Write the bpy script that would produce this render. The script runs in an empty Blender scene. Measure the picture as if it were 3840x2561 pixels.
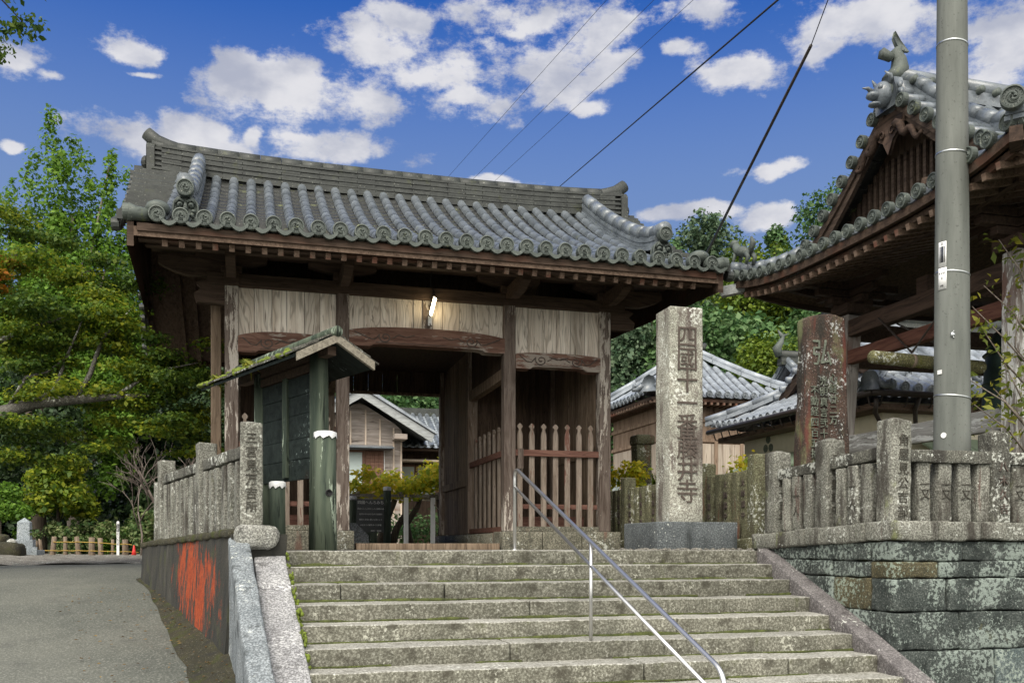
import bpy, math, random
import numpy as np
from mathutils import Vector, Matrix, noise as mnoise
R = math.radians
random.seed(7)
rng = np.random.default_rng(11)
SCN = bpy.context.scene
COL = SCN.collection

# ------------------------------------------------------------------ camera
YAW = 15.5
cd = bpy.data.cameras.new('camera'); cam = bpy.data.objects.new('camera', cd); COL.objects.link(cam)
cam.location = (0, 0, 0.045); cam.rotation_euler = (R(90), 0, R(-YAW))
cd.sensor_width = 36; cd.lens = 32.92; cd.shift_y = 0.2; cd.clip_end = 2000; cd.clip_start = 0.05
SCN.camera = cam
# ------------------------------------------------------------------ exposure
SCN.view_settings.view_transform = 'Standard'; SCN.view_settings.look = 'None'
SCN.view_settings.exposure = 1.15; SCN.view_settings.gamma = 1
SCN.cycles.use_denoising = True
SCN.cycles.max_bounces = 6; SCN.cycles.diffuse_bounces = 3; SCN.cycles.transparent_max_bounces = 4
# ------------------------------------------------------------------ sun
SUN_EL, SUN_AZ = 50, 212          # azimuth clockwise from +Y: behind and left of the viewer
sl = bpy.data.lights.new('sun', 'SUN'); so = bpy.data.objects.new('sun', sl); COL.objects.link(so)
sl.energy = 1.5; sl.angle = R(30); sl.color = (1, .93, .82)
sdir = Vector((math.sin(R(SUN_AZ)) * math.cos(R(SUN_EL)), math.cos(R(SUN_AZ)) * math.cos(R(SUN_EL)), math.sin(R(SUN_EL))))
so.rotation_euler = (-sdir).to_track_quat('-Z', 'Y').to_euler()

# ------------------------------------------------------------------ node helpers
class NT:
    def __init__(s, tree): s.t = tree; s.n = tree.nodes; s.l = tree.links
    def new(s, typ, **kw):
        nd = s.n.new(typ)
        for k, v in kw.items(): setattr(nd, k, v)
        return nd
    def put(s, sock, v):
        if isinstance(v, bpy.types.NodeSocket): s.l.new(v, sock)
        elif isinstance(v, (tuple, list)) and len(v) == 3 and sock.type == 'RGBA': sock.default_value = (*v, 1)
        else: sock.default_value = v
    def math(s, op, a, b=0.0, clamp=False):
        m = s.new('ShaderNodeMath', operation=op, use_clamp=clamp); s.put(m.inputs[0], a); s.put(m.inputs[1], b); return m.outputs[0]
    def vec(s, op, a, b=(0, 0, 0)):
        m = s.new('ShaderNodeVectorMath', operation=op); s.put(m.inputs[0], a); s.put(m.inputs[1], b)
        return m.outputs['Value'] if op in ('LENGTH', 'DOT_PRODUCT', 'DISTANCE') else m.outputs[0]
    def noise(s, v, scale, detail=4, rough=.55, dist=0):
        m = s.new('ShaderNodeTexNoise'); s.put(m.inputs['Vector'], v); m.inputs['Scale'].default_value = scale
        m.inputs['Detail'].default_value = detail; m.inputs['Roughness'].default_value = rough; m.inputs['Distortion'].default_value = dist
        return m.outputs[0]
    def ramp(s, f, stops):
        m = s.new('ShaderNodeValToRGB'); s.put(m.inputs[0], f); e = m.color_ramp.elements
        while len(e) < len(stops): e.new(.5)
        for q, (p, c) in zip(e, stops):
            q.position = p; q.color = (c, c, c, 1) if isinstance(c, (int, float)) else (*c, 1)
        return m.outputs[0]
    def mix(s, f, a, b, mode='MIX'):
        m = s.new('ShaderNodeMix', data_type='RGBA', blend_type=mode); s.put(m.inputs[0], f); s.put(m.inputs[6], a); s.put(m.inputs[7], b); return m.outputs[2]
    def step(s, f, lo, hi):
        m = s.new('ShaderNodeMapRange', interpolation_type='SMOOTHSTEP'); s.put(m.inputs[0], f)
        m.inputs[1].default_value = lo; m.inputs[2].default_value = hi; return m.outputs[0]

# ------------------------------------------------------------------ world: sky with clouds
wd = bpy.data.worlds.new('World'); SCN.world = wd; wd.use_nodes = True
w = NT(wd.node_tree); w.n.clear()
sky = w.new('ShaderNodeTexSky', sky_type='NISHITA'); sky.sun_disc = False
sky.sun_elevation = R(SUN_EL); sky.sun_rotation = R(SUN_AZ); sky.altitude = 300; sky.air_density = 1; sky.dust_density = .6; sky.ozone_density = 3
tc = w.new('ShaderNodeTexCoord'); dirv = tc.outputs['Generated']
sx = w.new('ShaderNodeSeparateXYZ'); w.put(sx.inputs[0], dirv)
az = w.math('ARCTAN2', sx.outputs[0], sx.outputs[1]); el = w.math('ARCSINE', sx.outputs[2])
cb = w.new('ShaderNodeCombineXYZ'); w.put(cb.inputs[0], az); w.put(cb.inputs[1], el); ae = cb.outputs[0]
wn = w.new('ShaderNodeTexNoise'); w.put(wn.inputs['Vector'], ae); wn.inputs['Scale'].default_value = 8; wn.inputs['Detail'].default_value = 5
warp = w.vec('MULTIPLY', w.vec('SUBTRACT', wn.outputs[1], (.5, .5, .5)), (.095, .05, 0))
aew = w.vec('ADD', ae, warp)
# clouds: (azimuth, elevation, half width, half height) in radians
CLOUDS = CLOUDS_LIST = []
def cl(az_, el_, ha, he): CLOUDS.append((az_, el_, ha, he))
cl(-0.017, 0.447, 0.036, 0.022)
cl(0.035, 0.436, 0.075, 0.023)
cl(0.134, 0.485, 0.055, 0.027)
cl(0.171, 0.467, 0.069, 0.022)
cl(0.134, 0.441, 0.087, 0.021)
cl(0.217, 0.446, 0.039, 0.010)
cl(0.152, 0.515, 0.034, 0.012)
cl(0.291, 0.519, 0.070, 0.017)
cl(0.375, 0.505, 0.083, 0.018)
cl(0.291, 0.482, 0.053, 0.018)
cl(0.301, 0.459, 0.039, 0.013)
cl(0.388, 0.479, 0.050, 0.012)
cl(0.342, 0.468, 0.042, 0.009)
cl(-0.112, 0.390, 0.044, 0.019)
cl(-0.063, 0.395, 0.046, 0.019)
cl(-0.021, 0.390, 0.026, 0.010)
cl(0.002, 0.400, 0.011, 0.007)
cl(0.098, 0.397, 0.074, 0.013)
cl(0.053, 0.400, 0.027, 0.005)
cl(-0.112, 0.459, 0.025, 0.012)
cl(-0.108, 0.442, 0.016, 0.003)
cl(-0.212, 0.437, 0.027, 0.014)
cl(-0.183, 0.425, 0.014, 0.005)
cl(0.637, 0.480, 0.077, 0.025)
cl(0.596, 0.464, 0.033, 0.009)
cl(0.749, 0.441, 0.044, 0.035)
cl(0.510, 0.457, 0.044, 0.015)
cl(0.454, 0.479, 0.022, 0.008)
cl(0.483, 0.511, 0.024, 0.012)
cl(0.534, 0.331, 0.029, 0.010)
cl(0.542, 0.370, 0.037, 0.006)
cl(0.226, 0.368, 0.046, 0.006)
cl(0.427, 0.337, 0.023, 0.007)
cl(0.474, 0.339, 0.027, 0.008)
cl(0.342, 0.443, 0.019, 0.007)
cl(-0.219, 0.365, 0.011, 0.005)
cl(0.681, 0.426, 0.031, 0.014)
cl(0.268, 0.507, 0.019, 0.006)
best = None
for (a_, e_, ha, he) in CLOUDS:
    q = w.vec('LENGTH', w.vec('MULTIPLY', w.vec('SUBTRACT', aew, (a_, e_, 0)), (1 / ha, 1 / he, 0)))
    best = q if best is None else w.math('SMOOTH_MIN', best, q)
    if best.node.type == 'MATH' and best.node.operation == 'SMOOTH_MIN': best.node.inputs[2].default_value = .25
n1 = w.noise(w.vec('MULTIPLY', ae, (1, 1.7, 1)), 10, 12, .68)
n2 = w.noise(w.vec('MULTIPLY', ae, (1, 1.5, 1)), 7, 6, .6, .3)
shape = w.math('ADD', w.math('SUBTRACT', 1.0, best), w.math('MULTIPLY', w.math('SUBTRACT', n1, .5), 4.7))
cov_front = w.step(shape, -.28, .50)
# elsewhere (out of this view): bright cloud cover added as fill light from behind the viewer
back = w.math('SUBTRACT', .55, w.vec('DOT_PRODUCT', dirv, (.267, .9636, -.1)))
cov_back = w.step(w.math('ADD', w.math('MULTIPLY', back, 1.6), w.math('MULTIPLY', w.math('SUBTRACT', n2, .5), 2.0)), .25, .75)
cov = w.math('MAXIMUM', cov_front, w.math('MULTIPLY', cov_back, .9))
shade = w.step(w.noise(w.vec('ADD', w.vec('MULTIPLY', ae, (1, 1.8, 1)), (0.0, .03, 0)), 10, 5, .55), .3, .62)
K = 1 / 2 ** 1.15                     # dims the visible sky against the exposure; the added cloud fill behind stays bright
ccol = w.mix(shade, (4.3 * K, 4.6 * K, 5.7 * K), (7.6 * K, 7.6 * K, 8.0 * K))
ccol = w.mix(w.step(back, .35, .9), ccol, (11.0, 10.7, 10.0))
skyc = w.mix(1.0, sky.outputs[0], (.06 * K, .60 * K, 1.5 * K), 'MULTIPLY')
hz = w.step(el, .60, .27)
skyc = w.mix(hz, skyc, (1.9 * K, 2.95 * K, 5.4 * K))
col = w.mix(cov, skyc, ccol)
bg = w.new('ShaderNodeBackground'); w.put(bg.inputs[0], col); bg.inputs[1].default_value = .1
wo = w.new('ShaderNodeOutputWorld'); w.l.new(bg.outputs[0], wo.inputs[0])
wd.cycles.sampling_method = 'MANUAL'; wd.cycles.sample_map_resolution = 512

# ------------------------------------------------------------------ materials
def new_mat(name):
    m = bpy.data.materials.new(name); m.use_nodes = True; nt = NT(m.node_tree); nt.n.clear()
    o = nt.new('ShaderNodeOutputMaterial'); b = nt.new('ShaderNodeBsdfPrincipled'); nt.l.new(b.outputs[0], o.inputs[0])
    t = nt.new('ShaderNodeTexCoord'); oi = nt.new('ShaderNodeObjectInfo')
    v = nt.vec('ADD', t.outputs['Object'], nt.vec('MULTIPLY', oi.outputs['Location'], (1.7, 2.3, 1.1)))
    nt.rnd = oi.outputs['Random']; nt.b = b; nt.v = v; nt.o = o
    return m, nt
def bump(nt, h, strength=.4, dist=.02):
    bp = nt.new('ShaderNodeBump'); bp.inputs['Strength'].default_value = strength; bp.inputs['Distance'].default_value = dist
    nt.put(bp.inputs['Height'], h); nt.l.new(bp.outputs[0], nt.b.inputs['Normal'])
def plain(name, c, rough=.6, metal=0, var=.15, scale=6):
    m, nt = new_mat(name)
    f = nt.noise(nt.v, scale, 5)
    c2 = tuple(x * (1 - var) for x in c); c3 = tuple(min(1, x * (1 + var)) for x in c)
    nt.put(nt.b.inputs[0], nt.ramp(f, [(.3, c2), (.7, c3)])); nt.b.inputs['Roughness'].default_value = rough; nt.b.inputs['Metallic'].default_value = metal
    return m
def stone(name, c1, c2, lich=(.62, .64, .58), la=.5, dark=(.035, .033, .03), da=.5, moss=None, ma=.5, grain=1.0, bs=.5, streak=True, red=None, ra=.5, ls=24):
    m, nt = new_mat(name); v = nt.v
    base = nt.ramp(nt.noise(v, 3.2, 6, .65), [(.32, c1), (.68, c2)])
    g = nt.noise(v, 55 * grain, 3, .7)
    base = nt.mix(nt.step(g, .42, .6), nt.mix(.68, base, dark), base)
    base = nt.mix(nt.math('MULTIPLY', nt.step(g, .6, .72), .45), base, (.62, .61, .57))
    sv = nt.vec('MULTIPLY', v, (1, 1, .22)) if streak else v
    st = nt.step(nt.noise(sv, 5.0, 5, .6), .62 - da * .18, .80 - da * .18)
    base = nt.mix(nt.math('MULTIPLY', st, .85), base, dark)
    if red:
        rv = nt.vec('ADD', nt.vec('MULTIPLY', v, (1, 1, .16)), (5, 3, 1))
        base = nt.mix(nt.math('MULTIPLY', nt.step(nt.noise(rv, 5, 4), .66 - ra * .2, .76 - ra * .2), .85), base, red)
    if moss:
        mv = nt.vec('ADD', nt.vec('MULTIPLY', v, (1, 1, .5)), (9, 2, 4))
        base = nt.mix(nt.math('MULTIPLY', nt.step(nt.noise(mv, 3.5, 6, .65), .68 - ma * .2, .82 - ma * .2), .8), base, moss)
    ln = nt.math('MULTIPLY', nt.noise(v, ls, 5, .72), nt.ramp(nt.noise(nt.vec('ADD', v, (3, 7, 2)), 2.2, 3), [(.35, .75), (.65, 1.15)]))
    base = nt.mix(nt.math('MULTIPLY', nt.step(ln, .64 - la * .16, .69 - la * .16), .8), base, lich)
    base = nt.mix(1.0, base, nt.ramp(nt.rnd, [(0, .80), (1, 1.14)]), 'MULTIPLY')
    nt.put(nt.b.inputs[0], base); nt.b.inputs['Roughness'].default_value = .88; nt.b.inputs['Specular IOR Level'].default_value = .25
    bump(nt, nt.math('ADD', nt.noise(v, 60 * grain, 4, .7), nt.math('MULTIPLY', nt.noise(v, 14, 4), .8)), bs, .02)
    return m
def wood(name, c1, c2, dark=(.02, .014, .01), peel=None, pa=.4, axis=2, freq=22, rough=.8, da=.35, stain=None, isl=.0, cath=.0):
    m, nt = new_mat(name); v = nt.v
    s = [1.0, 1.0, 1.0]; s[axis] = .055
    if isl:
        ge = nt.new('ShaderNodeNewGeometry'); ri = ge.outputs['Random Per Island']; v = nt.vec('ADD', v, nt.vec('MULTIPLY', ri, (13.0, 7.0, 17.0)))
    v = nt.vec('ADD', v, nt.vec('MULTIPLY', nt.vec('SUBTRACT', nt.noise_c(v, .8), (.5, .5, .5)), (.25, .25, .25)))
    gv = nt.vec('MULTIPLY', v, tuple(s))
    g = nt.noise(gv, freq, 5, .6, .6)
    base = nt.ramp(g, [(.34, c1), (.62, c2)])
    base = nt.mix(nt.step(nt.noise(gv, freq * 2.4, 3, .6), .58, .72), base, tuple(x * .45 for x in c1))
    if cath:
        s4 = [1.0, 1.0, 1.0]; s4[axis] = .10
        cg = nt.math('FRACT', nt.math('MULTIPLY', nt.noise(nt.vec('MULTIPLY', v, tuple(s4)), 4.2, 2, .4, .3), 15.0))
        base = nt.mix(nt.math('MULTIPLY', nt.step(nt.math('ABSOLUTE', nt.math('SUBTRACT', cg, .5)), .30, .48), cath), base, tuple(x * .55 for x in c1))
    s2 = [1.0, 1.0, 1.0]; s2[axis] = .2
    base = nt.mix(nt.math('MULTIPLY', nt.step(nt.noise(nt.vec('MULTIPLY', v, tuple(s2)), 3.2, 5, .6), .66 - da * .2, .84 - da * .2), .85), base, dark)
    if stain:
        base = nt.mix(nt.math('MULTIPLY', nt.step(nt.noise(nt.vec('MULTIPLY', nt.vec('ADD', v, (4, 4, 4)), tuple(s2)), 4, 3), .5, .66), .75), base, stain)
    if isl:
        base = nt.mix(1.0, base, nt.ramp(ri, [(0, 1 - isl), (1, 1 + isl * .4)]), 'MULTIPLY')
    if peel:
        s3 = [1.0, 1.0, 1.0]; s3[axis] = .13
        pf = nt.math('MULTIPLY', nt.noise(nt.vec('MULTIPLY', nt.vec('ADD', v, (2, 5, 3)), tuple(s3)), 14, 6, .75), nt.ramp(nt.noise(nt.vec('MULTIPLY', v, tuple(s2)), 1.6, 2), [(.35, .7), (.65, 1.2)]))
        base = nt.mix(nt.step(pf, .66 - pa * .2, .70 - pa * .2), base, peel)
    nt.put(nt.b.inputs[0], base); nt.b.inputs['Roughness'].default_value = rough; nt.b.inputs['Specular IOR Level'].default_value = .2
    bump(nt, g, .35, .01)
    return m
def _noise_c(s, v, scale):
    m = s.new('ShaderNodeTexNoise'); s.put(m.inputs['Vector'], v); m.inputs['Scale'].default_value = scale; return m.outputs[1]
NT.noise_c = _noise_c
def tile_mat(name, c1, c2, moss=(.16, .18, .07), ma=.3, rough=.42):
    m, nt = new_mat(name); v = nt.v
    base = nt.ramp(nt.noise(v, 3.5, 6, .65), [(.3, c1), (.7, c2)])
    base = nt.mix(nt.math('MULTIPLY', nt.step(nt.noise(v, 19, 4), .56, .68), .5), base, tuple(x * .45 for x in c1))
    base = nt.mix(nt.math('MULTIPLY', nt.step(nt.noise(nt.vec('ADD', v, (4, 1, 7)), 4.5, 6, .7), .66 - ma * .18, .78 - ma * .18), .75), base, moss)
    base = nt.mix(nt.math('MULTIPLY', nt.step(nt.noise(nt.vec('ADD', v, (1, 8, 2)), 30, 4, .7), .63, .69), .6), base, (.42, .43, .36))
    nt.put(nt.b.inputs[0], base); nt.b.inputs['Roughness'].default_value = rough; nt.b.inputs['Specular IOR Level'].default_value = .5
    bump(nt, nt.noise(v, 40, 4), .15, .01)
    return m
def leaf_mat(name, c1, c2, c3, rough=.55, trans=.35):
    m, nt = new_mat(name)
    g = nt.new('ShaderNodeNewGeometry')
    f = nt.math('ADD', nt.math('MULTIPLY', g.outputs['Random Per Island'], .55), nt.math('MULTIPLY', nt.noise(nt.v, .9, 3), .45))
    c = nt.ramp(f, [(.25, c1), (.5, c2), (.78, c3)])
    nt.put(nt.b.inputs[0], c); nt.b.inputs['Roughness'].default_value = rough; nt.b.inputs['Specular IOR Level'].default_value = .3
    tr = nt.new('ShaderNodeBsdfTranslucent'); nt.put(tr.inputs[0], c)
    mx = nt.new('ShaderNodeMixShader'); mx.inputs[0].default_value = trans
    nt.l.new(nt.b.outputs[0], mx.inputs[1]); nt.l.new(tr.outputs[0], mx.inputs[2]); nt.l.new(mx.outputs[0], nt.o.inputs[0])
    return m

M = {}
M['post'] = wood('old_red_post', (.07, .05, .04), (.155, .125, .105), peel=(.42, .38, .33), pa=.66, da=.35)
M['post_b'] = wood('old_grey_post', (.12, .085, .062), (.24, .19, .15), peel=(.38, .33, .28), pa=.55, da=.4)
M['dark_wood'] = wood('smoky_wood', (.04, .027, .019), (.085, .058, .042), axis=0, da=.4)
M['dark_board'] = wood('smoky_boards', (.045, .03, .021), (.10, .068, .047), axis=2, da=.3, isl=.3)
M['fascia'] = wood('eave_fascia', (.034, .022, .015), (.08, .054, .039), axis=0, da=.45, stain=(.075, .035, .022))
M['rafter'] = wood('rafter_wood', (.07, .045, .031), (.145, .10, .072), axis=1, da=.2)
M['rafter_end'] = wood('rafter_end', (.11, .07, .05), (.19, .135, .10), axis=1, da=.2, stain=(.15, .06, .04))
M['pale_plank'] = wood('pale_planks', (.54, .465, .38), (.76, .70, .61), dark=(.26, .16, .11), axis=2, freq=11, da=.2, isl=.22, cath=.6)
M['red_beam'] = wood('red_beam', (.09, .045, .032), (.18, .105, .078), axis=0, da=.35, peel=(.27, .235, .20), pa=.72, dark=(.05, .022, .016))
M['inner_board'] = wood('brown_boards', (.14, .10, .068), (.30, .225, .16), axis=2, freq=14, da=.2, isl=.3, cath=.4)
M['picket'] = wood('picket_wood', (.155, .12, .092), (.28, .232, .19), axis=2, peel=(.16, .08, .06), pa=.34, da=.15)
M['picket_rail'] = wood('picket_rail', (.10, .045, .034), (.19, .10, .075), axis=0, da=.2)
M['tile'] = tile_mat('roof_tile', (.075, .088, .098), (.19, .215, .24), ma=.26, rough=.3)  # paler than the pans: sky sheen on the cover tiles is put into the colour
M['tile_ridge'] = tile_mat('ridge_tile', (.014, .017, .015), (.045, .05, .044), ma=.5, moss=(.045, .052, .022), rough=.6)
M['tile_disc'] = tile_mat('disc_tile', (.042, .052, .047), (.098, .116, .10), ma=.3, rough=.65)
M['tile_pan'] = tile_mat('pan_tile', (.012, .013, .012), (.04, .042, .037), ma=.42)  # darkened in colour for the shade of the troughs, with some dirt and moss
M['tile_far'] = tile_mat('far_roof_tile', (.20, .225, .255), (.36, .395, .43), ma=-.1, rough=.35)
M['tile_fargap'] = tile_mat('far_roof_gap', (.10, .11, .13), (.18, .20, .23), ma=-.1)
M['granite'] = stone('tall_pillar_granite', (.29, .30, .245), (.47, .47, .40), la=.3, da=.85, dark=(.07, .05, .045), moss=(.28, .31, .20), ma=.25, grain=1.1)
M['fence_stone'] = stone('fence_granite', (.20, .205, .172), (.37, .37, .32), la=.30, da=.75, dark=(.04, .034, .028), moss=(.19, .21, .09), ma=.35, red=(.085, .035, .028), ra=.12, bs=.8)
M['fence_dark'] = stone('fence_dark_granite', (.10, .10, .085), (.2, .2, .165), la=.5, da=.8, dark=(.028, .025, .022), bs=.8)
M['fence_old'] = stone('mossy_fence_granite', (.12, .125, .07), (.22, .22, .13), la=.2, da=.5, dark=(.04, .03, .022), moss=(.13, .16, .045), ma=.5, red=(.13, .05, .035), ra=.3)
M['step'] = stone('step_stone', (.145, .145, .115), (.265, .26, .212), la=.1, lich=(.44, .44, .37), da=.6, grain=.8, dark=(.05, .046, .034), moss=(.06, .066, .022), ma=.42, streak=False, bs=.6)
M['tread'] = stone('worn_toplit_tread', (.285, .28, .25), (.435, .43, .39), la=.0, da=.35, dark=(.10, .095, .075), streak=False, grain=.8, bs=.4)  # worn stone, paled further so overhead light on the treads sits in the colour
M['cheek'] = stone('white_cheek_granite', (.36, .36, .37), (.58, .58, .58), la=.3, lich=(.75, .75, .74), da=.45, dark=(.06, .058, .055), streak=False, bs=.7)
M['cheek_dark'] = stone('violet_cheek_granite', (.13, .12, .12), (.24, .225, .22), la=.12, da=.5, dark=(.05, .045, .045), streak=False)
M['concrete_blue'] = stone('blue_grey_concrete', (.17, .195, .21), (.33, .36, .375), la=.1, da=.6, dark=(.04, .045, .045), streak=False, bs=.25)
M['plinth'] = stone('dark_plinth', (.075, .085, .09), (.15, .165, .17), la=-.2, da=.5, dark=(.03, .034, .035), bs=.3)
M['gate_base'] = stone('gate_base_stone', (.17, .165, .12), (.29, .275, .21), la=.25, da=.3, moss=(.10, .15, .10), ma=.4, red=(.17, .10, .075), ra=.2)
M['wall_block'] = stone('lichen_block', (.055, .068, .063), (.155, .175, .16), la=.98, lich=(.35, .41, .365), da=.6, dark=(.022, .028, .026), streak=False, moss=(.16, .15, .06), ma=.15, bs=.9)
M['wall_tan'] = stone('tan_block', (.10, .088, .045), (.18, .155, .085), la=.5, lich=(.35, .42, .34), da=.5, dark=(.04, .04, .03), streak=False, bs=.9)
M['wall_blue'] = stone('blue_block', (.10, .135, .135), (.22, .265, .255), la=.6, lich=(.38, .44, .38), da=.6, dark=(.035, .045, .045), streak=False, bs=.9)
M['stele'] = stone('red_stele', (.058, .034, .028), (.12, .07, .052), la=.2, lich=(.5, .52, .5), da=.9, dark=(.028, .028, .024), moss=(.16, .175, .085), ma=.75, red=(.115, .04, .03), ra=.4, bs=.6)
M['rough_rock'] = stone('rough_rock', (.28, .28, .24), (.5, .5, .46), la=.5, da=.5, streak=False, bs=.9)
M['ink'] = plain('carved_groove', (.075, .058, .048), .95, var=.3, scale=20)
M['ink_pale'] = plain('carved_groove_grey', (.05, .046, .036), .95, var=.3, scale=20)
M['ink_green'] = plain('carved_groove_green', (.12, .135, .105), .95, var=.4, scale=25)
M['steel'] = plain('stainless_steel', (.60, .60, .595), .34, .95, .03)
M['galv'] = plain('galvanised', (.5, .52, .52), .4, 1, .1)
M['rust'] = plain('rusty_bolt', (.26, .2, .15), .7, .3, .3)
M['white_paint'] = plain('white_paint', (.78, .78, .76), .5, 0, .06)
M['blue_plate'] = plain('navy_plate', (.016, .02, .03), .4, 0, .2)
M['black'] = plain('black_rubber', (.012, .012, .013), .7)
pm, nt = new_mat('pole_concrete'); v = nt.v
b_ = nt.ramp(nt.noise(nt.vec('MULTIPLY', v, (1, 1, .12)), 7, 5, .6), [(.3, (.08, .088, .078)), (.7, (.155, .165, .148))])
b_ = nt.mix(nt.math('MULTIPLY', nt.step(nt.noise(v, 30, 3, .6), .62, .68), .55), b_, (.05, .05, .045))
b_ = nt.mix(nt.math('MULTIPLY', nt.step(nt.noise(nt.vec('MULTIPLY', v, (1, 1, .05)), 3, 4), .55, .7), .5), b_, (.085, .085, .075))
nt.put(nt.b.inputs[0], b_); nt.b.inputs['Roughness'].default_value = .8; bump(nt, nt.noise(v, 60, 2), .08, .01); M['pole'] = pm
M['moss'] = plain('moss', (.05, .06, .014), .95, 0, .6, 14)
M['moss_bright'] = plain('bright_moss', (.11, .145, .016), .95, 0, .5, 16)
M['green_log'] = wood('green_log', (.028, .04, .03), (.08, .098, .07), axis=2, freq=9, da=.6, dark=(.015, .022, .02), peel=(.28, .33, .26), pa=.42)
M['green_board'] = wood('green_black_board', (.006, .010, .009), (.018, .026, .023), axis=0, freq=9, da=.3, peel=(.16, .2, .19), pa=-.05)
M['grey_wood'] = wood('silver_grey_wood', (.15, .135, .105), (.27, .245, .195), axis=1, da=.3)
M['silver_post'] = wood('silver_tower_post', (.15, .13, .115), (.29, .27, .25), axis=2, peel=(.52, .52, .5), pa=.42, da=.2, stain=(.14, .07, .05))
M['silver_beam'] = wood('silver_tower_beam', (.13, .125, .115), (.26, .26, .25), axis=1, peel=(.42, .43, .42), pa=.3, da=.3)
M['tower_red'] = wood('tower_red_beam', (.07, .028, .02), (.13, .06, .042), axis=1, da=.35)
M['tower_dark'] = wood('tower_dark', (.03, .02, .015), (.07, .045, .033), axis=1, da=.3)
M['gable_wood'] = wood('gable_wood', (.035, .024, .018), (.085, .06, .045), axis=1, da=.3)
M['hall_wood'] = wood('hall_boards', (.17, .115, .078), (.29, .21, .15), axis=2, freq=8, da=.3, dark=(.08, .052, .036))
M['hall_pale'] = wood('hall_pale_boards', (.34, .275, .215), (.50, .43, .35), axis=2, freq=8, da=.2, isl=.2, dark=(.3, .24, .19))
M['cream'] = plain('cream_plaster', (.60, .55, .42), .8, 0, .06)
M['white_wall'] = plain('white_plaster', (.75, .74, .7), .8, 0, .05)
M['awning'] = plain('green_awning', (.23, .30, .21), .5, 0, .1)
M['copper'] = plain('brown_gutter', (.05, .04, .034), .5, .3)
M['bell'] = plain('bronze_bell', (.035, .06, .05), .5, .6, .4)
M['mossy_log'] = stone('mossy_log', (.16, .15, .06), (.28, .27, .12), la=.3, da=.4, moss=(.17, .18, .02), ma=.6, streak=False)
M['bark'] = wood('grey_bark', (.10, .08, .065), (.21, .18, .15), axis=2, da=.3)
M['bark_dark'] = wood('dark_bark', (.03, .025, .018), (.075, .06, .045), axis=2, da=.3)
M['bark_limb'] = stone('lichen_limb', (.11, .10, .085), (.21, .2, .175), la=.45, da=.4, streak=False)
M['twig'] = plain('twig', (.16, .13, .11), .9, 0, .3)
M['house_board'] = wood('house_boards', (.24, .20, .17), (.42, .37, .33), axis=0, freq=10, da=.3, isl=.2, dark=(.2, .115, .075))
M['house_trim'] = wood('house_trim', (.50, .40, .31), (.66, .56, .46), axis=2, da=.05)
M['barge_grey'] = wood('grey_barge', (.26, .27, .27), (.40, .42, .42), axis=0, da=.1)
M['shutter'] = wood('brown_shutter', (.16, .085, .06), (.22, .125, .09), axis=2, da=.05)
M['frost'] = plain('frosted_glass', (.45, .52, .50), .15, 0, .04, 2)
M['glass'] = plain('window_glass', (.30, .33, .29), .08, 0, .2, 1)
M['sign_black'] = plain('slate_sign', (.04, .046, .046), .5, 0, .2)
M['snow_metal'] = plain('white_metal_cap', (.56, .57, .57), .5, 0, .15)
M['speckle'] = stone('speckled_granite', (.28, .31, .33), (.42, .45, .47), la=.3, da=.4, streak=False)
M['monument'] = stone('pale_monument', (.35, .40, .43), (.46, .51, .54), la=.0, da=.1, streak=False, bs=.1)
M['log_post'] = wood('log_stump', (.11, .08, .055), (.22, .17, .125), axis=2, da=.2)
M['rope'] = plain('yellow_rope', (.38, .25, .05), .9)
M['cone'] = plain('red_cone', (.62, .03, .025), .5, 0, .05)
M['soil'] = stone('leaf_litter', (.03, .03, .013), (.075, .066, .032), la=.0, lich=(.16, .12, .06), da=.5, moss=(.05, .06, .013), ma=.8, streak=False, bs=.8)
M['gravel'] = stone('grey_gravel', (.17, .16, .13), (.33, .31, .27), la=.2, da=.3, streak=False, bs=1)
M['hillside'] = plain('hillside_soil', (.025, .035, .015), .95, 0, .4, .5)
M['L_ginkgo'] = leaf_mat('ginkgo_leaf', (.07, .15, .018), (.12, .24, .025), (.20, .33, .04), trans=.45)
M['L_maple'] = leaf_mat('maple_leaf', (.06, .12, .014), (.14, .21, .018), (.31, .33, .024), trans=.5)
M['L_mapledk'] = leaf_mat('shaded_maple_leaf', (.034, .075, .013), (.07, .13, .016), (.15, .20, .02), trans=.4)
M['L_orange'] = leaf_mat('orange_leaf', (.16, .14, .014), (.32, .15, .014), (.38, .085, .012), trans=.45)
M['L_dark'] = leaf_mat('evergreen_leaf', (.012, .03, .010), (.028, .058, .018), (.055, .09, .03), trans=.15)
M['L_broad'] = leaf_mat('broadleaf', (.034, .088, .026), (.07, .145, .042), (.13, .21, .08), trans=.25)
M['L_broad2'] = leaf_mat('bluish_broadleaf', (.04, .08, .04), (.075, .125, .065), (.125, .175, .095), trans=.2)
M['L_cedar'] = leaf_mat('cedar_leaf', (.045, .085, .008), (.095, .15, .01), (.16, .21, .018), trans=.25)
M['L_vine'] = leaf_mat('yellow_vine_leaf', (.26, .36, .03), (.55, .52, .03), (.75, .58, .04), trans=.5)
M['L_shrub'] = leaf_mat('shrub_leaf', (.03, .075, .015), (.075, .125, .03), (.21, .23, .10), trans=.25)
M['L_fresh'] = leaf_mat('fresh_leaf', (.09, .13, .02), (.16, .20, .03), (.30, .28, .03), trans=.4)

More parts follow.
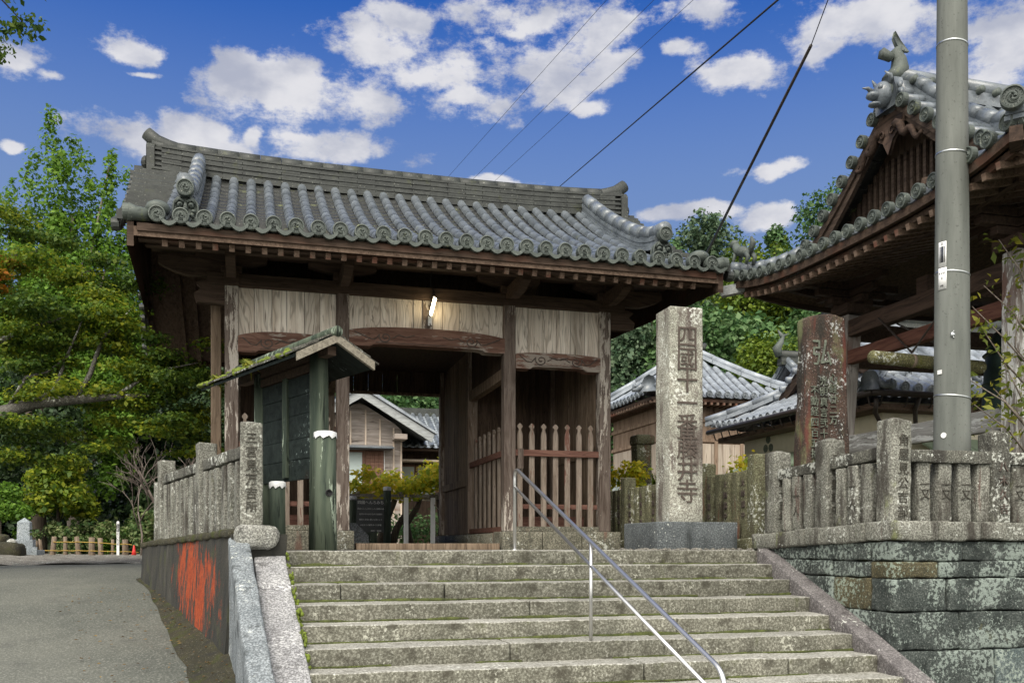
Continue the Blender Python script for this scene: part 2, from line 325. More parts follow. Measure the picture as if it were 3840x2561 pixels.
# ------------------------------------------------------------------ mesh helpers
class MB:
    def __init__(s, k=1.0): s.v = []; s.f = []; s.k = k
    def add(s, vs, fs):
        o = len(s.v); s.v += [tuple(p) for p in vs]; s.f += [tuple(i + o for i in f) for f in fs]; return s
    def box(s, x0, x1, y0, y1, z0, z1):
        return s.add([(x0, y0, z0), (x1, y0, z0), (x1, y1, z0), (x0, y1, z0), (x0, y0, z1), (x1, y0, z1), (x1, y1, z1), (x0, y1, z1)],
                     [(0, 3, 2, 1), (4, 5, 6, 7), (0, 1, 5, 4), (1, 2, 6, 5), (2, 3, 7, 6), (3, 0, 4, 7)])
    def beam(s, a, b, w_, h_, up=(0, 0, 1)):
        a = Vector(a); b = Vector(b); d = (b - a).normalized(); sd = d.cross(Vector(up)).normalized(); u = sd.cross(d)
        vs = []
        for p in (a, b):
            for i, j in ((-1, -1), (1, -1), (1, 1), (-1, 1)): vs.append(p + sd * (i * w_ / 2) + u * (j * h_ / 2))
        return s.add(vs, [(3, 2, 1, 0), (4, 5, 6, 7), (0, 1, 5, 4), (1, 2, 6, 5), (2, 3, 7, 6), (3, 0, 4, 7)])
    def prism(s, poly, axis, a, b):                 # poly in the two other axes, extruded along axis from a to b
        n = len(poly); vs = []
        for q in (a, b):
            for (i, j) in poly: vs.append({0: (q, i, j), 1: (i, q, j), 2: (i, j, q)}[axis])
        fs = [tuple(range(n)), tuple(range(2 * n - 1, n - 1, -1))] + [(i, (i + 1) % n, n + (i + 1) % n, n + i) for i in range(n)]
        return s.add(vs, fs)
    def tube(s, pts, rad, n=8, cap=True):
        pts = [Vector(p) for p in pts]; m = len(pts)
        rad = rad if isinstance(rad, (list, tuple)) else [rad] * m
        up = Vector((0, 0, 1)); vs = []; fs = []
        pa = None
        for i, p in enumerate(pts):
            d = (pts[min(i + 1, m - 1)] - pts[max(i - 1, 0)]).normalized()
            if pa is None: pa = d.cross(up if abs(d.z) < .95 else Vector((1, 0, 0))).normalized()
            else: pa = (pa - d * pa.dot(d)).normalized()
            pb = d.cross(pa)
            for k in range(n):
                t = 2 * math.pi * k / n; vs.append(p + (pa * math.cos(t) + pb * math.sin(t)) * rad[i])
        for i in range(m - 1):
            for k in range(n): fs.append((i * n + k, i * n + (k + 1) % n, (i + 1) * n + (k + 1) % n, (i + 1) * n + k))
        if cap: fs += [tuple(range(n - 1, -1, -1)), tuple(range((m - 1) * n, m * n))]
        return s.add(vs, fs)
    def lathe(s, prof, c=(0, 0, 0), n=16):           # prof: (r, z)
        vs = []; fs = []; m = len(prof)
        for r_, z_ in prof:
            for k in range(n):
                t = 2 * math.pi * k / n; vs.append((c[0] + r_ * math.cos(t), c[1] + r_ * math.sin(t), c[2] + z_))
        for i in range(m - 1):
            for k in range(n): fs.append((i * n + k, i * n + (k + 1) % n, (i + 1) * n + (k + 1) % n, (i + 1) * n + k))
        fs += [tuple(range(n - 1, -1, -1)), tuple(range((m - 1) * n, m * n))]
        return s.add(vs, fs)
    def ball(s, c, r, n=8, m=6):
        r = r if isinstance(r, (tuple, list)) else (r, r, r); vs = []; fs = []
        for i in range(m + 1):
            p = math.pi * i / m
            for k in range(n):
                t = 2 * math.pi * k / n; vs.append((c[0] + r[0] * math.sin(p) * math.cos(t), c[1] + r[1] * math.sin(p) * math.sin(t), c[2] + r[2] * math.cos(p)))
        for i in range(m):
            for k in range(n): fs.append((i * n + k, (i + 1) * n + k, (i + 1) * n + (k + 1) % n, i * n + (k + 1) % n))
        return s.add(vs, fs)
    def rough(s, lo, hi, b=.015, step=.09, amp=.008, fr=5.0, seed=0, xf=None):   # rounded, uneven block
        dim = [hi[i] - lo[i] for i in range(3)]; b = min(b, min(dim) * .45); ax = []
        for i in range(3):
            n = max(1, min(60, int((dim[i] - 2 * b) / step)))
            ax.append([lo[i], lo[i] + .3 * b] + [lo[i] + b + (dim[i] - 2 * b) * k / n for k in range(n + 1)] + [hi[i] - .3 * b, hi[i]])
        idx = {}; vs = []; fs = []
        def vid(i, j, k):
            key = (i, j, k)
            if key not in idx:
                p = Vector((ax[0][i], ax[1][j], ax[2][k])); q = Vector([min(max(p[a], lo[a] + b), hi[a] - b) for a in range(3)])
                d = p - q
                if d.length > 1e-6: p = q + d.normalized() * b
                o = Vector((seed * 3.1, seed * 1.7, seed * 5.3))
                nv = mnoise.noise_vector((p + o) * fr) * amp + mnoise.noise_vector((p + o) * fr * 3.1) * amp * .4
                p = p + nv
                idx[key] = len(vs); vs.append(xf(p) if xf else p)
            return idx[key]
        N = [len(a) - 1 for a in ax]
        for i in range(N[0]):
            for j in range(N[1]):
                fs.append((vid(i, j, 0), vid(i, j + 1, 0), vid(i + 1, j + 1, 0), vid(i + 1, j, 0)))
                fs.append((vid(i, j, N[2]), vid(i + 1, j, N[2]), vid(i + 1, j + 1, N[2]), vid(i, j + 1, N[2])))
        for i in range(N[0]):
            for k in range(N[2]):
                fs.append((vid(i, 0, k), vid(i + 1, 0, k), vid(i + 1, 0, k + 1), vid(i, 0, k + 1)))
                fs.append((vid(i, N[1], k), vid(i, N[1], k + 1), vid(i + 1, N[1], k + 1), vid(i + 1, N[1], k)))
        for j in range(N[1]):
            for k in range(N[2]):
                fs.append((vid(0, j, k), vid(0, j, k + 1), vid(0, j + 1, k + 1), vid(0, j + 1, k)))
                fs.append((vid(N[0], j, k), vid(N[0], j + 1, k), vid(N[0], j + 1, k + 1), vid(N[0], j, k + 1)))
        return s.add(vs, fs)
    def mesh(s, name, m, smooth=False):
        me = bpy.data.meshes.new(name); k = s.k
        me.from_pydata([(p[0] * k, p[1] * k, p[2] * k) for p in s.v], [], s.f); me.materials.append(M[m] if isinstance(m, str) else m)
        if smooth: me.shade_smooth()
        me.update(); return me
    def build(s, name, m, parent=None, smooth=False, bevel=0, kind=None, label=None):
        o = bpy.data.objects.new(name, s.mesh(name, m, smooth)); COL.objects.link(o)
        if parent: o.parent = parent
        if bevel:
            bv = o.modifiers.new('bevel', 'BEVEL'); bv.width = bevel; bv.segments = 2; bv.limit_method = 'ANGLE'
        if kind: o['kind'] = kind
        if label: o['label'] = label
        return o
def tag(o, label, cat, group=None, kind=None):
    o['label'] = label; o['category'] = cat
    if group: o['group'] = group
    if kind: o['kind'] = kind
    return o
def thing(name, loc, label, cat, group=None, rz=0):
    o = bpy.data.objects.new(name, None); o.empty_display_size = .1; COL.objects.link(o)
    o.location = loc; o.rotation_euler = (0, 0, rz); return tag(o, label, cat, group)
def copy_tree(o, parent=None):
    c = o.copy(); COL.objects.link(c)
    if parent: c.parent = parent
    for ch in list(o.children): copy_tree(ch, c)
    return c
def part_copy(me_obj, parent, loc, rot=(0, 0, 0), scale=None):
    c = me_obj.copy(); COL.objects.link(c); c.parent = parent; c.location = loc; c.rotation_euler = rot
    if scale: c.scale = scale
    return c
def text(body, size, m, name, parent, loc, rot, depth=.003, line=1.0, sx=1.0, align='CENTER'):
    cu = bpy.data.curves.new(name, 'FONT'); cu.body = body; cu.size = size; cu.extrude = depth; cu.align_x = align; cu.align_y = 'TOP'
    cu.space_line = line; cu.resolution_u = 3
    t = bpy.data.objects.new(name + '_curve', cu); COL.objects.link(t)
    dg = bpy.context.evaluated_depsgraph_get(); me = bpy.data.meshes.new_from_object(t.evaluated_get(dg))
    bpy.data.objects.remove(t); bpy.data.curves.remove(cu)
    me.name = name; me.materials.clear(); me.materials.append(M[m])
    o = bpy.data.objects.new(name, me); COL.objects.link(o)
    o.parent = parent; o.location = loc; o.rotation_euler = rot; o.scale = (sx, 1, 1); return o
def vertical(s): return '\n'.join(s)
def seen(Xc, Yc, z=0.0):                            # survey axes (right of / ahead of the stair foot) to site axes
    c, s = math.cos(R(YAW)), math.sin(R(YAW)); return Vector((c * Xc + s * Yc, -s * Xc + c * Yc, z))

# leaves: many small pointed faces spread over clumps
def leaf_mesh(name, clumps, n, size, m, up=.5, seed=0, flat=1.0, shell=.55, droop=0.0, ratio=.62):
    g = np.random.default_rng(seed + 100)
    C = np.array([c[:3] for c in clumps], float); Rr = np.array([c[3] if len(c) < 6 else c[3:6] for c in clumps], float)
    if Rr.ndim == 1: Rr = np.stack([Rr, Rr, Rr * flat], 1)
    wgt = (Rr[:, 0] * Rr[:, 1]); wgt = wgt / wgt.sum()
    ci = g.choice(len(C), n, p=wgt)
    d = g.normal(size=(n, 3)); d /= np.linalg.norm(d, axis=1, keepdims=True)
    rad = shell + (1.08 - shell) * g.random((n, 1)) ** .7
    rad *= (1 + .22 * np.sin(d[:, :1] * 5 + ci[:, None]) * np.cos(d[:, 1:2] * 6 + ci[:, None] * 2))
    P = C[ci] + d * Rr[ci] * rad
    nrm = d * .6 + g.normal(size=(n, 3)) * .55; nrm[:, 2] += up; nrm /= np.linalg.norm(nrm, axis=1, keepdims=True)
    a = np.cross(nrm, g.normal(size=(n, 3))); a[:, 2] -= droop; a /= np.linalg.norm(a, axis=1, keepdims=True) + 1e-9
    b = np.cross(nrm, a); b /= np.linalg.norm(b, axis=1, keepdims=True) + 1e-9
    L = size * (.42 + 1.25 * g.random((n, 1)) ** 1.7); W = L * ratio * .5
    fold = nrm * L * .12
    V = np.stack([P - a * L * .5, P + b * W + fold, P + a * L * .5, P - b * W + fold], 1).reshape(-1, 3)
    me = bpy.data.meshes.new(name); me.vertices.add(4 * n); me.vertices.foreach_set('co', V.astype(np.float32).ravel())
    me.loops.add(4 * n); me.loops.foreach_set('vertex_index', np.arange(4 * n, dtype=np.int32))
    me.polygons.add(n); me.polygons.foreach_set('loop_start', np.arange(0, 4 * n, 4, dtype=np.int32)); me.polygons.foreach_set('loop_total', np.full(n, 4, np.int32))
    me.materials.append(M[m]); me.update(calc_edges=True); return me
def leaves(name, parent, clumps, n, size, m, kind=None, **kw):
    o = bpy.data.objects.new(name, leaf_mesh(name, clumps, n, size, m, **kw)); COL.objects.link(o)
    if parent: o.parent = parent
    if kind: o['kind'] = kind
    return o

# tiled slope: rows of round cover tiles with troughs of pan tiles between them
def tiled(cov, pan, org, au, ad, rows, prof, r, p, seg=.27, up=None, ntube=6, sd=1):
    au = Vector((*au, 0)); ad = Vector((*ad, 0)); org = Vector(org); up = up or (lambda t, d: 0.0)
    def pt(t, d): return org + au * t + ad * d + Vector((0, 0, prof(d) + up(t, d)))
    def frame(t, d):
        e = .02; tg = (pt(t, d + e) - pt(t, d - e)).normalized(); n_ = au.cross(tg)
        return tg, (n_ if n_.z > 0 else -n_)
    for ri, (t, d0, d1) in enumerate(rows):
        n = max(1, int(round((d1 - d0) / seg)))
        for i in range(n):
            a = d0 + (d1 - d0) * i / n; b = d0 + (d1 - d0) * (i + 1) / n
            vs = []
            for d, rr in ((a, r), (a + (b - a) * .9, r * .985), (b, r * .95)):
                c = pt(t, d); tg, nn = frame(t, d)
                for k in range(ntube + 1):
                    th = math.pi * k / ntube; vs.append(c + au * (rr * math.cos(th)) + nn * (rr * math.sin(th) * 1.05 + .0))
            m_ = ntube + 1; fs = []
            for q in (0, 1):
                for k in range(ntube): fs.append((q * m_ + k, q * m_ + k + 1, (q + 1) * m_ + k + 1, (q + 1) * m_ + k))
            fs.append(tuple(range(m_)))
            cov.add(vs, fs)
        if pan is not None and ri + 1 < len(rows):
            t2, e0, e1 = rows[ri + 1]; s0 = max(d0, e0); s1 = min(d1, e1); n2 = max(1, int(round((s1 - s0) / (seg * .62))))
            for i in range(n2):
                a = s0 + (s1 - s0) * i / n2; b = s0 + (s1 - s0) * (i + 1) / n2; vs = []
                for d, lift in ((a, .022 * r / .07), (b, 0)):
                    for k in range(5):
                        f = k / 4; tt = t + (t2 - t) * f; c = pt(tt, d); vs.append(c + Vector((0, 0, lift - .5 * r * math.sin(math.pi * f) * .9)))
                vs += [Vector(v) - Vector((0, 0, .02)) for v in vs[:5]]
                fs = [(k, k + 1, 6 + k, 5 + k) for k in range(4)] + [(10 + k, 11 + k, k + 1, k) for k in range(4)]
                pan.add(vs, fs)
    return pt

def disc_mesh(name, r, th=.06, m='tile_disc', k=1.0):      # round eave tile end facing -Y: rim, dotted ring, threefold comma swirl
    mb = MB(k)
    n = 20
    def ring(rr, y): return [(rr * math.cos(2 * math.pi * i / n), y, rr * math.sin(2 * math.pi * i / n)) for i in range(n)]
    rings = [ring(r, th), ring(r, 0), ring(r * .86, -.004), ring(r * .80, .010), ring(.001, .010)]
    vs = [p for q in rings for p in q]; fs = []
    for i in range(len(rings) - 1):
        for q in range(n): fs.append((i * n + q, i * n + (q + 1) % n, (i + 1) * n + (q + 1) % n, (i + 1) * n + q))
    mb.add(vs, fs)
    for c in range(3):
        pts = []; rad = []
        for j in range(8):
            f = j / 7; a = c * 2.094 + f * 3.3; rr = r * (.20 + .36 * f); pts.append((rr * math.cos(a), .006, rr * math.sin(a))); rad.append(r * (.15 * (1 - f) + .028))
        mb.tube(pts, rad, 6)
    for q in range(18):
        a = 2 * math.pi * q / 18; mb.ball((r * .70 * math.cos(a), .008, r * .70 * math.sin(a)), r * .05, 5, 3)
    return mb.mesh(name, m, False)
def demon_tile(parent, loc, rz, w_, h_, k=1.0, m='tile_disc'):   # arched face plate: brow, round eyes, nose, fanged mouth
    mb = MB(k); a = w_ / 2
    poly = [(-a * 1.08, 0), (a * 1.08, 0), (a, h_ * .62)] + [(a * math.cos(t), h_ * .62 + (h_ * .38) * math.sin(t)) for t in (.4, .8, 1.2, 1.57, 1.94, 2.34, 2.74)] + [(-a, h_ * .62)]
    mb.prism(poly, 1, 0, .07)
    edge = [(x * .93, -.005, z * .96 + h_ * .02) for x, z in poly]; mb.tube(edge[1:] + [edge[0]], .012, 5)
    for s in (-1, 1):
        mb.ball((s * a * .42, -.012, h_ * .64), (a * .24, .035, a * .24)); mb.ball((s * a * .42, -.04, h_ * .64), (a * .11, .02, a * .11))
        mb.tube([(s * a * .75, -.01, h_ * .70), (s * a * .5, -.03, h_ * .84), (s * a * .1, -.02, h_ * .75)], [.01, .02, .014], 6)
        mb.tube([(s * a * .62, -.02, h_ * .16), (s * a * .52, -.045, h_ * .26), (s * a * .46, -.02, h_ * .36)], [.012, .018, .008], 6)
        mb.ball((s * a * .6, -.01, h_ * .42), (a * .2, .03, a * .16))
    mb.ball((0, -.03, h_ * .47), (a * .22, .05, a * .17)); mb.tube([(0, -.015, h_ * .76), (0, -.045, h_ * .5)], [.012, .024], 6)
    mb.tube([(-a * .6, -.008, h_ * .34), (-a * .3, -.02, h_ * .27), (0, -.025, h_ * .25), (a * .3, -.02, h_ * .27), (a * .6, -.008, h_ * .34)], .013, 6)
    mb.tube([(-a * .5, -.008, h_ * .13), (0, -.02, h_ * .09), (a * .5, -.008, h_ * .13)], .014, 6)
    o = mb.build('demon_face_tile', m, parent, True); o.location = loc; o.rotation_euler = (0, 0, rz); return o

# ================================================================== TEMPLE GATE
G = 1.35
gate = thing('temple_gate', (2.66, 14.58, -.016), 'weathered wooden temple gate with grey tiled roof and white plank panels above the stairs', 'temple gate')
PX = (-2.19, -.98, .98, 2.19); PY = (0, 1.95, 3.9)
for j, y in enumerate(PY):
    for i, x in enumerate(PX):
        MB(G).box(x - .072, x + .072, y - .072, y + .072, .225, 2.93).build('post', 'post' if j == 0 else 'post_b', gate, bevel=.012)
MB(G).box(-2.42, -2.31, .25, .36, .0, 2.92).build('post', 'inner_board', gate, bevel=.01)
# stone bases
for x0, x1 in ((-2.36, -.86), (.86, 2.36)):
    b = MB(G)
    for k in range(3): b.rough((x0 + (x1 - x0) * k / 3 + .003, -.16, 0), (x0 + (x1 - x0) * (k + 1) / 3 - .003, .30, .222), .012, .06, .004, 6, k)
    b.box(x0 + .01, x1 - .01, .30, 4.08, 0, .21)
    b.build('stone_base', 'gate_base', gate, True)
MB(G).rough((-.84, -.13, -.02), (.84, .02, .082), .01, .1, .003, 5, 9).build('door_sill', 'inner_board', gate, True)
MB(G).box(-.86, .86, .02, 4.1, -.03, .03).build('passage_floor', 'gate_base', gate)
# head beam, purlin, brackets
MB(G).box(-2.45, 2.45, -.075, .075, 2.905, 3.045).build('head_beam', 'dark_wood', gate, bevel=.008)
MB(G).box(-3.02, 3.02, -.07, .07, 3.25, 3.39).build('purlin', 'dark_wood', gate, bevel=.008)
MB(G).box(-3.02, 3.02, -.66, -.56, 3.10, 3.19).build('purlin', 'dark_wood', gate, bevel=.008)
def boat(l, y0, y1, z0, z1):
    h = z1 - z0
    return MB(G).prism([(-l, z1), (-l, z1 - h * .45), (-l * .85, z1 - h * .62), (-l * .55, z1 - h * .85), (-l * .25, z0), (l * .25, z0), (l * .55, z1 - h * .85), (l * .85, z1 - h * .62), (l, z1 - h * .45), (l, z1)], 1, y0, y1)
for x in PX:
    bm_ = MB(G); bm_.box(x - .11, x + .11, -.11, .11, 3.046, 3.13)
    br = bm_.build('bracket', 'dark_wood', gate, bevel=.01)
    o = boat(.38, -.06, .06, 3.13, 3.25).build('bracket_arm', 'dark_wood', br); o.location.x = x * G
    MB(G).prism([(-.78, 3.10), (-.78, 3.02), (-.6, 2.96), (-.3, 2.94), (-.1, 2.98), (0, 2.98), (0, 3.10)], 0, x - .05, x + .05).build('bracket_arm', 'dark_wood', br, bevel=.008)
for s in (-1, 1):                                     # curled nosing beyond the end posts
    bm_ = MB(G).prism([(0, 0), (.34, .02), (.36, .10), (.28, .16), (.34, .22), (.20, .26), (0, .26)], 1, -.05, .05)
    o = bm_.build('nosing', 'dark_wood', gate, bevel=.008); o.location = (s * 2.22 * G, 0, 2.70 * G); o.scale = (s, 1, 1)
    o2 = boat(.4, -.05, .05, 3.0, 3.2).build('nosing', 'dark_wood', gate); o2.location = (s * 2.55 * G, 0, 0)
# white plank panels
def arch(x, x0, x1, zl, zm): f = (x - x0) / (x1 - x0); return zl + (zm - zl) * (1 - abs(2 * f - 1) ** 3)
def planks(x0, x1, n, zl, zm):
    mb = MB(G); xs = [x0 + (x1 - x0) * (k + random.uniform(-.08, .08) * (0 < k < n)) / n for k in range(n + 1)]
    for k in range(n):
        a, b = xs[k] + .003, xs[k + 1] - .003; y = random.uniform(-.006, .006)
        vs = [(a, y, arch(a, x0, x1, zl, zm) - .03), (b, y, arch(b, x0, x1, zl, zm) - .03), (b, y, 2.906), (a, y, 2.906)]
        mb.prism([(v[0], v[2]) for v in vs], 1, y - .012, y + .015)
    return mb
cp = [((-2.118, -1.052), 6, 2.36, 2.42), ((-.908, .908), 10, 2.50, 2.56), ((1.052, 2.118), 6, 2.335, 2.36)]
for (a, b), n, zl, zm in cp: planks(a, b, n, zl, zm).build('plank_panel', 'pale_plank', gate)
MB(G).box(-.06, .06, -.03, .02, 2.53, 2.905).build('lamp_board', 'post', gate, bevel=.004)
# carved beams
def carved(x0, x1, zb, zl, zm, nt):
    n = 14; top = [(x0 + (x1 - x0) * k / n, arch(x0 + (x1 - x0) * k / n, x0, x1, zl, zm)) for k in range(n + 1)]
    L = x1 - x0
    bot = [(x1, zb - .012), (x1 - .17 * L ** .5, zb - .012), (x1 - .2 * L ** .5, zb + .012), (x1 - .26 * L ** .5, zb + .02), (x0 + .26 * L ** .5, zb + .02), (x0 + .2 * L ** .5, zb + .012), (x0 + .17 * L ** .5, zb - .012), (x0, zb - .012)]
    o = MB(G).prism(top + bot, 1, -.085, .085).build('carved_beam', 'red_beam', gate, bevel=.006)
    mb = MB(G); zc = (zb + zl) / 2 + .015
    for s, xe in ((1, x0), (-1, x1)):
        cx = xe + s * .30 * L ** .5
        pts = [(cx + s * (.075 * (1 - f * .85)) * math.cos(f * 9.5 + 2.6), -.087, zc + (.065 * (1 - f * .85)) * math.sin(f * 9.5 + 2.6)) for f in [q / 22 for q in range(23)]]
        mb.tube(pts, .007, 5)
        mb.tube([(cx - s * .064, -.087, zc + .03), (cx - s * .12, -.087, zc - .03), (cx - s * .18, -.087, zc - .02), (cx - s * .26 * L ** .5, -.087, zc + .05)], .007, 5)
        mb.tube([(cx + s * .08, -.087, zc - .01), (cx + s * .16, -.087, zc + .035), (cx + s * .24, -.087, zc + .01), (cx + s * .34, -.087, zc + .04)], .006, 5)
    mb.tube([(x0 + .22 * L ** .5, -.087, zb + .03), (x1 - .22 * L ** .5, -.087, zb + .03)], .004, 4)
    mb.build('carving', 'ink', o, True)
carved(-2.118, -1.052, 2.20, 2.36, 2.42, 0); carved(-.908, .908, 2.345, 2.50, 2.56, 0); carved(1.052, 2.118, 2.18, 2.335, 2.36, 0)
# board walls
def vboards(fixed, a, b, z0, z1, axis, n, th=.012):
    mb = MB(G)
    for k in range(n):
        p, q = a + (b - a) * k / n + .002, a + (b - a) * (k + 1) / n - .002; o_ = random.uniform(-.003, .003)
        if axis == 1: mb.box(fixed - th + o_, fixed + th + o_, p, q, z0, z1)
        else: mb.box(p, q, fixed - th + o_, fixed + th + o_, z0, z1)
    return mb
for s in (-1, 1):
    wl = vboards(s * 2.19, .074, 1.876, .22, 2.905, 1, 9).build('board_wall', 'inner_board', gate)
    MB(G).box(s * 2.165 - .018, s * 2.165 + .018, .08, 1.87, 1.18, 1.29).build('wall_rail', 'inner_board', wl)
    vboards(s * 2.19, 2.024, 3.826, .22, 2.905, 1, 9).build('board_wall', 'inner_board', gate)
    wl = vboards(s * .98, 2.024, 3.826, .22, 2.79, 1, 10).build('board_wall', 'inner_board', gate)
    MB(G).box(s * .955 - .02, s * .955 + .02, 2.03, 3.82, .90, 1.0).build('wall_rail', 'inner_board', wl)
    MB(G).box(s * .98 - .05, s * .98 + .05, .074, 1.876, 2.06, 2.19).build('tie_beam', 'inner_board', gate, bevel=.006)
    vboards(s * .98, .074, 1.876, 2.192, 2.79, 1, 8).build('board_wall', 'dark_board', gate)
    xa, xb = sorted((s * 1.055, s * 2.115))
    vboards(1.95, xa, xb, .22, 2.79, 0, 5).build('board_wall', 'dark_board', gate)
    vboards(3.9, xa, xb, .22, 2.79, 0, 5).build('board_wall', 'dark_board', gate)
    MB(G).prism([(-.09, 2.905), (3.99, 2.905), (3.99, 3.36), (1.95, 4.3), (-.09, 3.36)], 0, s * 2.19 - .015, s * 2.19 + .015).build('gable_boards', 'dark_board', gate)
    MB(G).box(s * 2.19 - .08, s * 2.19 + .08, -.1, 4.0, 2.91, 3.05).build('head_beam', 'dark_wood', gate, bevel=.008)
vboards(3.9, -.908, .908, 2.47, 2.9, 0, 8).build('transom', 'dark_board', gate)
MB(G).box(-.91, .91, 3.87, 3.95, 2.43, 2.468).build('door_lintel', 'inner_board', gate)
MB(G).box(-2.17, 2.17, .09, 3.88, 2.80, 2.83).build('ceiling', 'dark_board', gate)
# picket fences of the side bays
def picket_poly(zt, zb=.285, w_=.032):
    n = .016; h = zt - .155
    return [(-w_, zb), (w_, zb), (w_, h), (w_ * .9, h + .03), (n, h + .07), (n, h + .088), (.030, h + .105), (.033, h + .12), (.012, h + .145), (.0, h + .155), (-.012, h + .145), (-.033, h + .12), (-.030, h + .105), (-n, h + .088), (-n, h + .07), (-w_ * .9, h + .03), (-w_, h)]
pk = MB(G).prism(picket_poly(1.525), 1, -.015, .015).mesh('picket', 'picket')
for s in (-1, 1):
    xc = s * 1.585
    fr = MB(G).box(xc - .53, xc + .53, -.045, -.015, 1.13, 1.205).build('picket_fence', 'picket_rail', gate, bevel=.004)
    MB(G).box(xc - .53, xc + .53, -.05, .05, .225, .285).build('sill', 'gate_base', fr, bevel=.006)
    MB(G).box(xc - .53, xc + .53, .016, .04, .50, .555).build('rail', 'picket_rail', fr)
    MB(G).box(xc - .53, xc + .53, .5, .53, .225, .42).build('kick_board', 'picket_rail', fr)
    for k in range(7):
        p = bpy.data.objects.new('picket', pk); COL.objects.link(p); p.parent = fr; p.location = ((xc - .53 + .065 + .15 * k) * G, 0, 0)
    if s > 0:
        pq = MB(G).box(xc - .50, xc - .435, -.062, -.046, .975, 1.215).build('name_plate', 'post', fr)
    fr = MB(G).box(s * .98 - .035 * s - .015, s * .98 - .035 * s + .015, .075, 1.875, 1.13, 1.205).build('picket_fence', 'picket_rail', gate, bevel=.004)
    MB(G).box(s * .98 - .05, s * .98 + .05, .075, 1.875, .225, .285).build('sill', 'picket_rail', fr)
    for k in range(7):
        p = bpy.data.objects.new('picket', pk); COL.objects.link(p); p.parent = fr; p.location = (s * .98 * G, (.2 + .25 * k) * G, 0); p.rotation_euler = (0, 0, R(90))
# roof
prof = lambda d: 3.13 + .345 * d + .052 * d * d
XO = .05; FL = .062                       # the verges spread slightly towards the back
def slab(name, m, x0, x1, zt, zb, d1=3.3):
    ds = [d1 * k / 10 for k in range(11)]
    pf = [(-1.33 + d, prof(d) + zt) for d in ds]; pb = [(5.23 - d, prof(d) + zt) for d in reversed(ds)]
    lf = [(-1.33 + d, prof(d) + zb) for d in ds]; lb = [(5.23 - d, prof(d) + zb) for d in reversed(ds)]
    mb = MB(G).prism(pf + pb + lb[::-1] + lf[::-1], 0, x0, x1); mb.v = [(x + math.copysign(FL * (y + 1.33), x), y, z) for x, y, z in mb.v]; return mb
slab('roof_boards', 0, -3.05, 3.05, -.06, -.15).build('roof_boards', 'rafter', gate)
for s in (-1, 1): slab('barge', 0, s * 3.08 - .03, s * 3.08 + .03, -.02, -.25).build('barge_board', 'fascia', gate)
for k in range(-3, 4):                                  # battens seen under the gable overhangs
    pass
roof = MB(G); pan = MB(G)
rows = [(-2.89 + 5.78 * k / 27, 0.0, 3.18) for k in range(28)]
tiled(roof, pan, (XO, -1.36, 0), (1, 0), (0, 1), rows, prof, .060, .214)
rf = roof.build('tile_roof', 'tile', gate, True)
pan.build('pan_tiles', 'tile_pan', rf)
r2 = MB(G); p2 = MB(G)
tiled(r2, p2, (XO, 5.26, 0), (1, 0), (0, -1), rows, prof, .07, .214, seg=.6, ntube=4)
r2.build('rear_tile_roof', 'tile', gate, True); p2.build('rear_pan_tiles', 'tile_pan', gate)
dm = disc_mesh('eave_disc', .077, .07, k=G)
for t, _, _ in rows:
    o = bpy.data.objects.new('eave_disc', dm); COL.objects.link(o); o.parent = rf; o.location = ((XO + t) * G, -1.40 * G, (prof(0) + .055) * G); o.rotation_euler = (R(4), random.uniform(0, 6), 0)
ap = MB(G)                                              # curved drip tiles between the discs
for k in range(28):
    t = rows[k][0] + XO + .107 if k < 27 else rows[27][0] + XO + .1
    arc = [(t - .085 + .17 * q / 6, 3.135 - .055 * math.sin(math.pi * q / 6)) for q in range(7)]
    ap.prism(arc + [(x, z + .04) for x, z in arc[::-1]], 1, -1.40, -1.33)
ap.build('drip_tiles', 'tile_disc', gate)
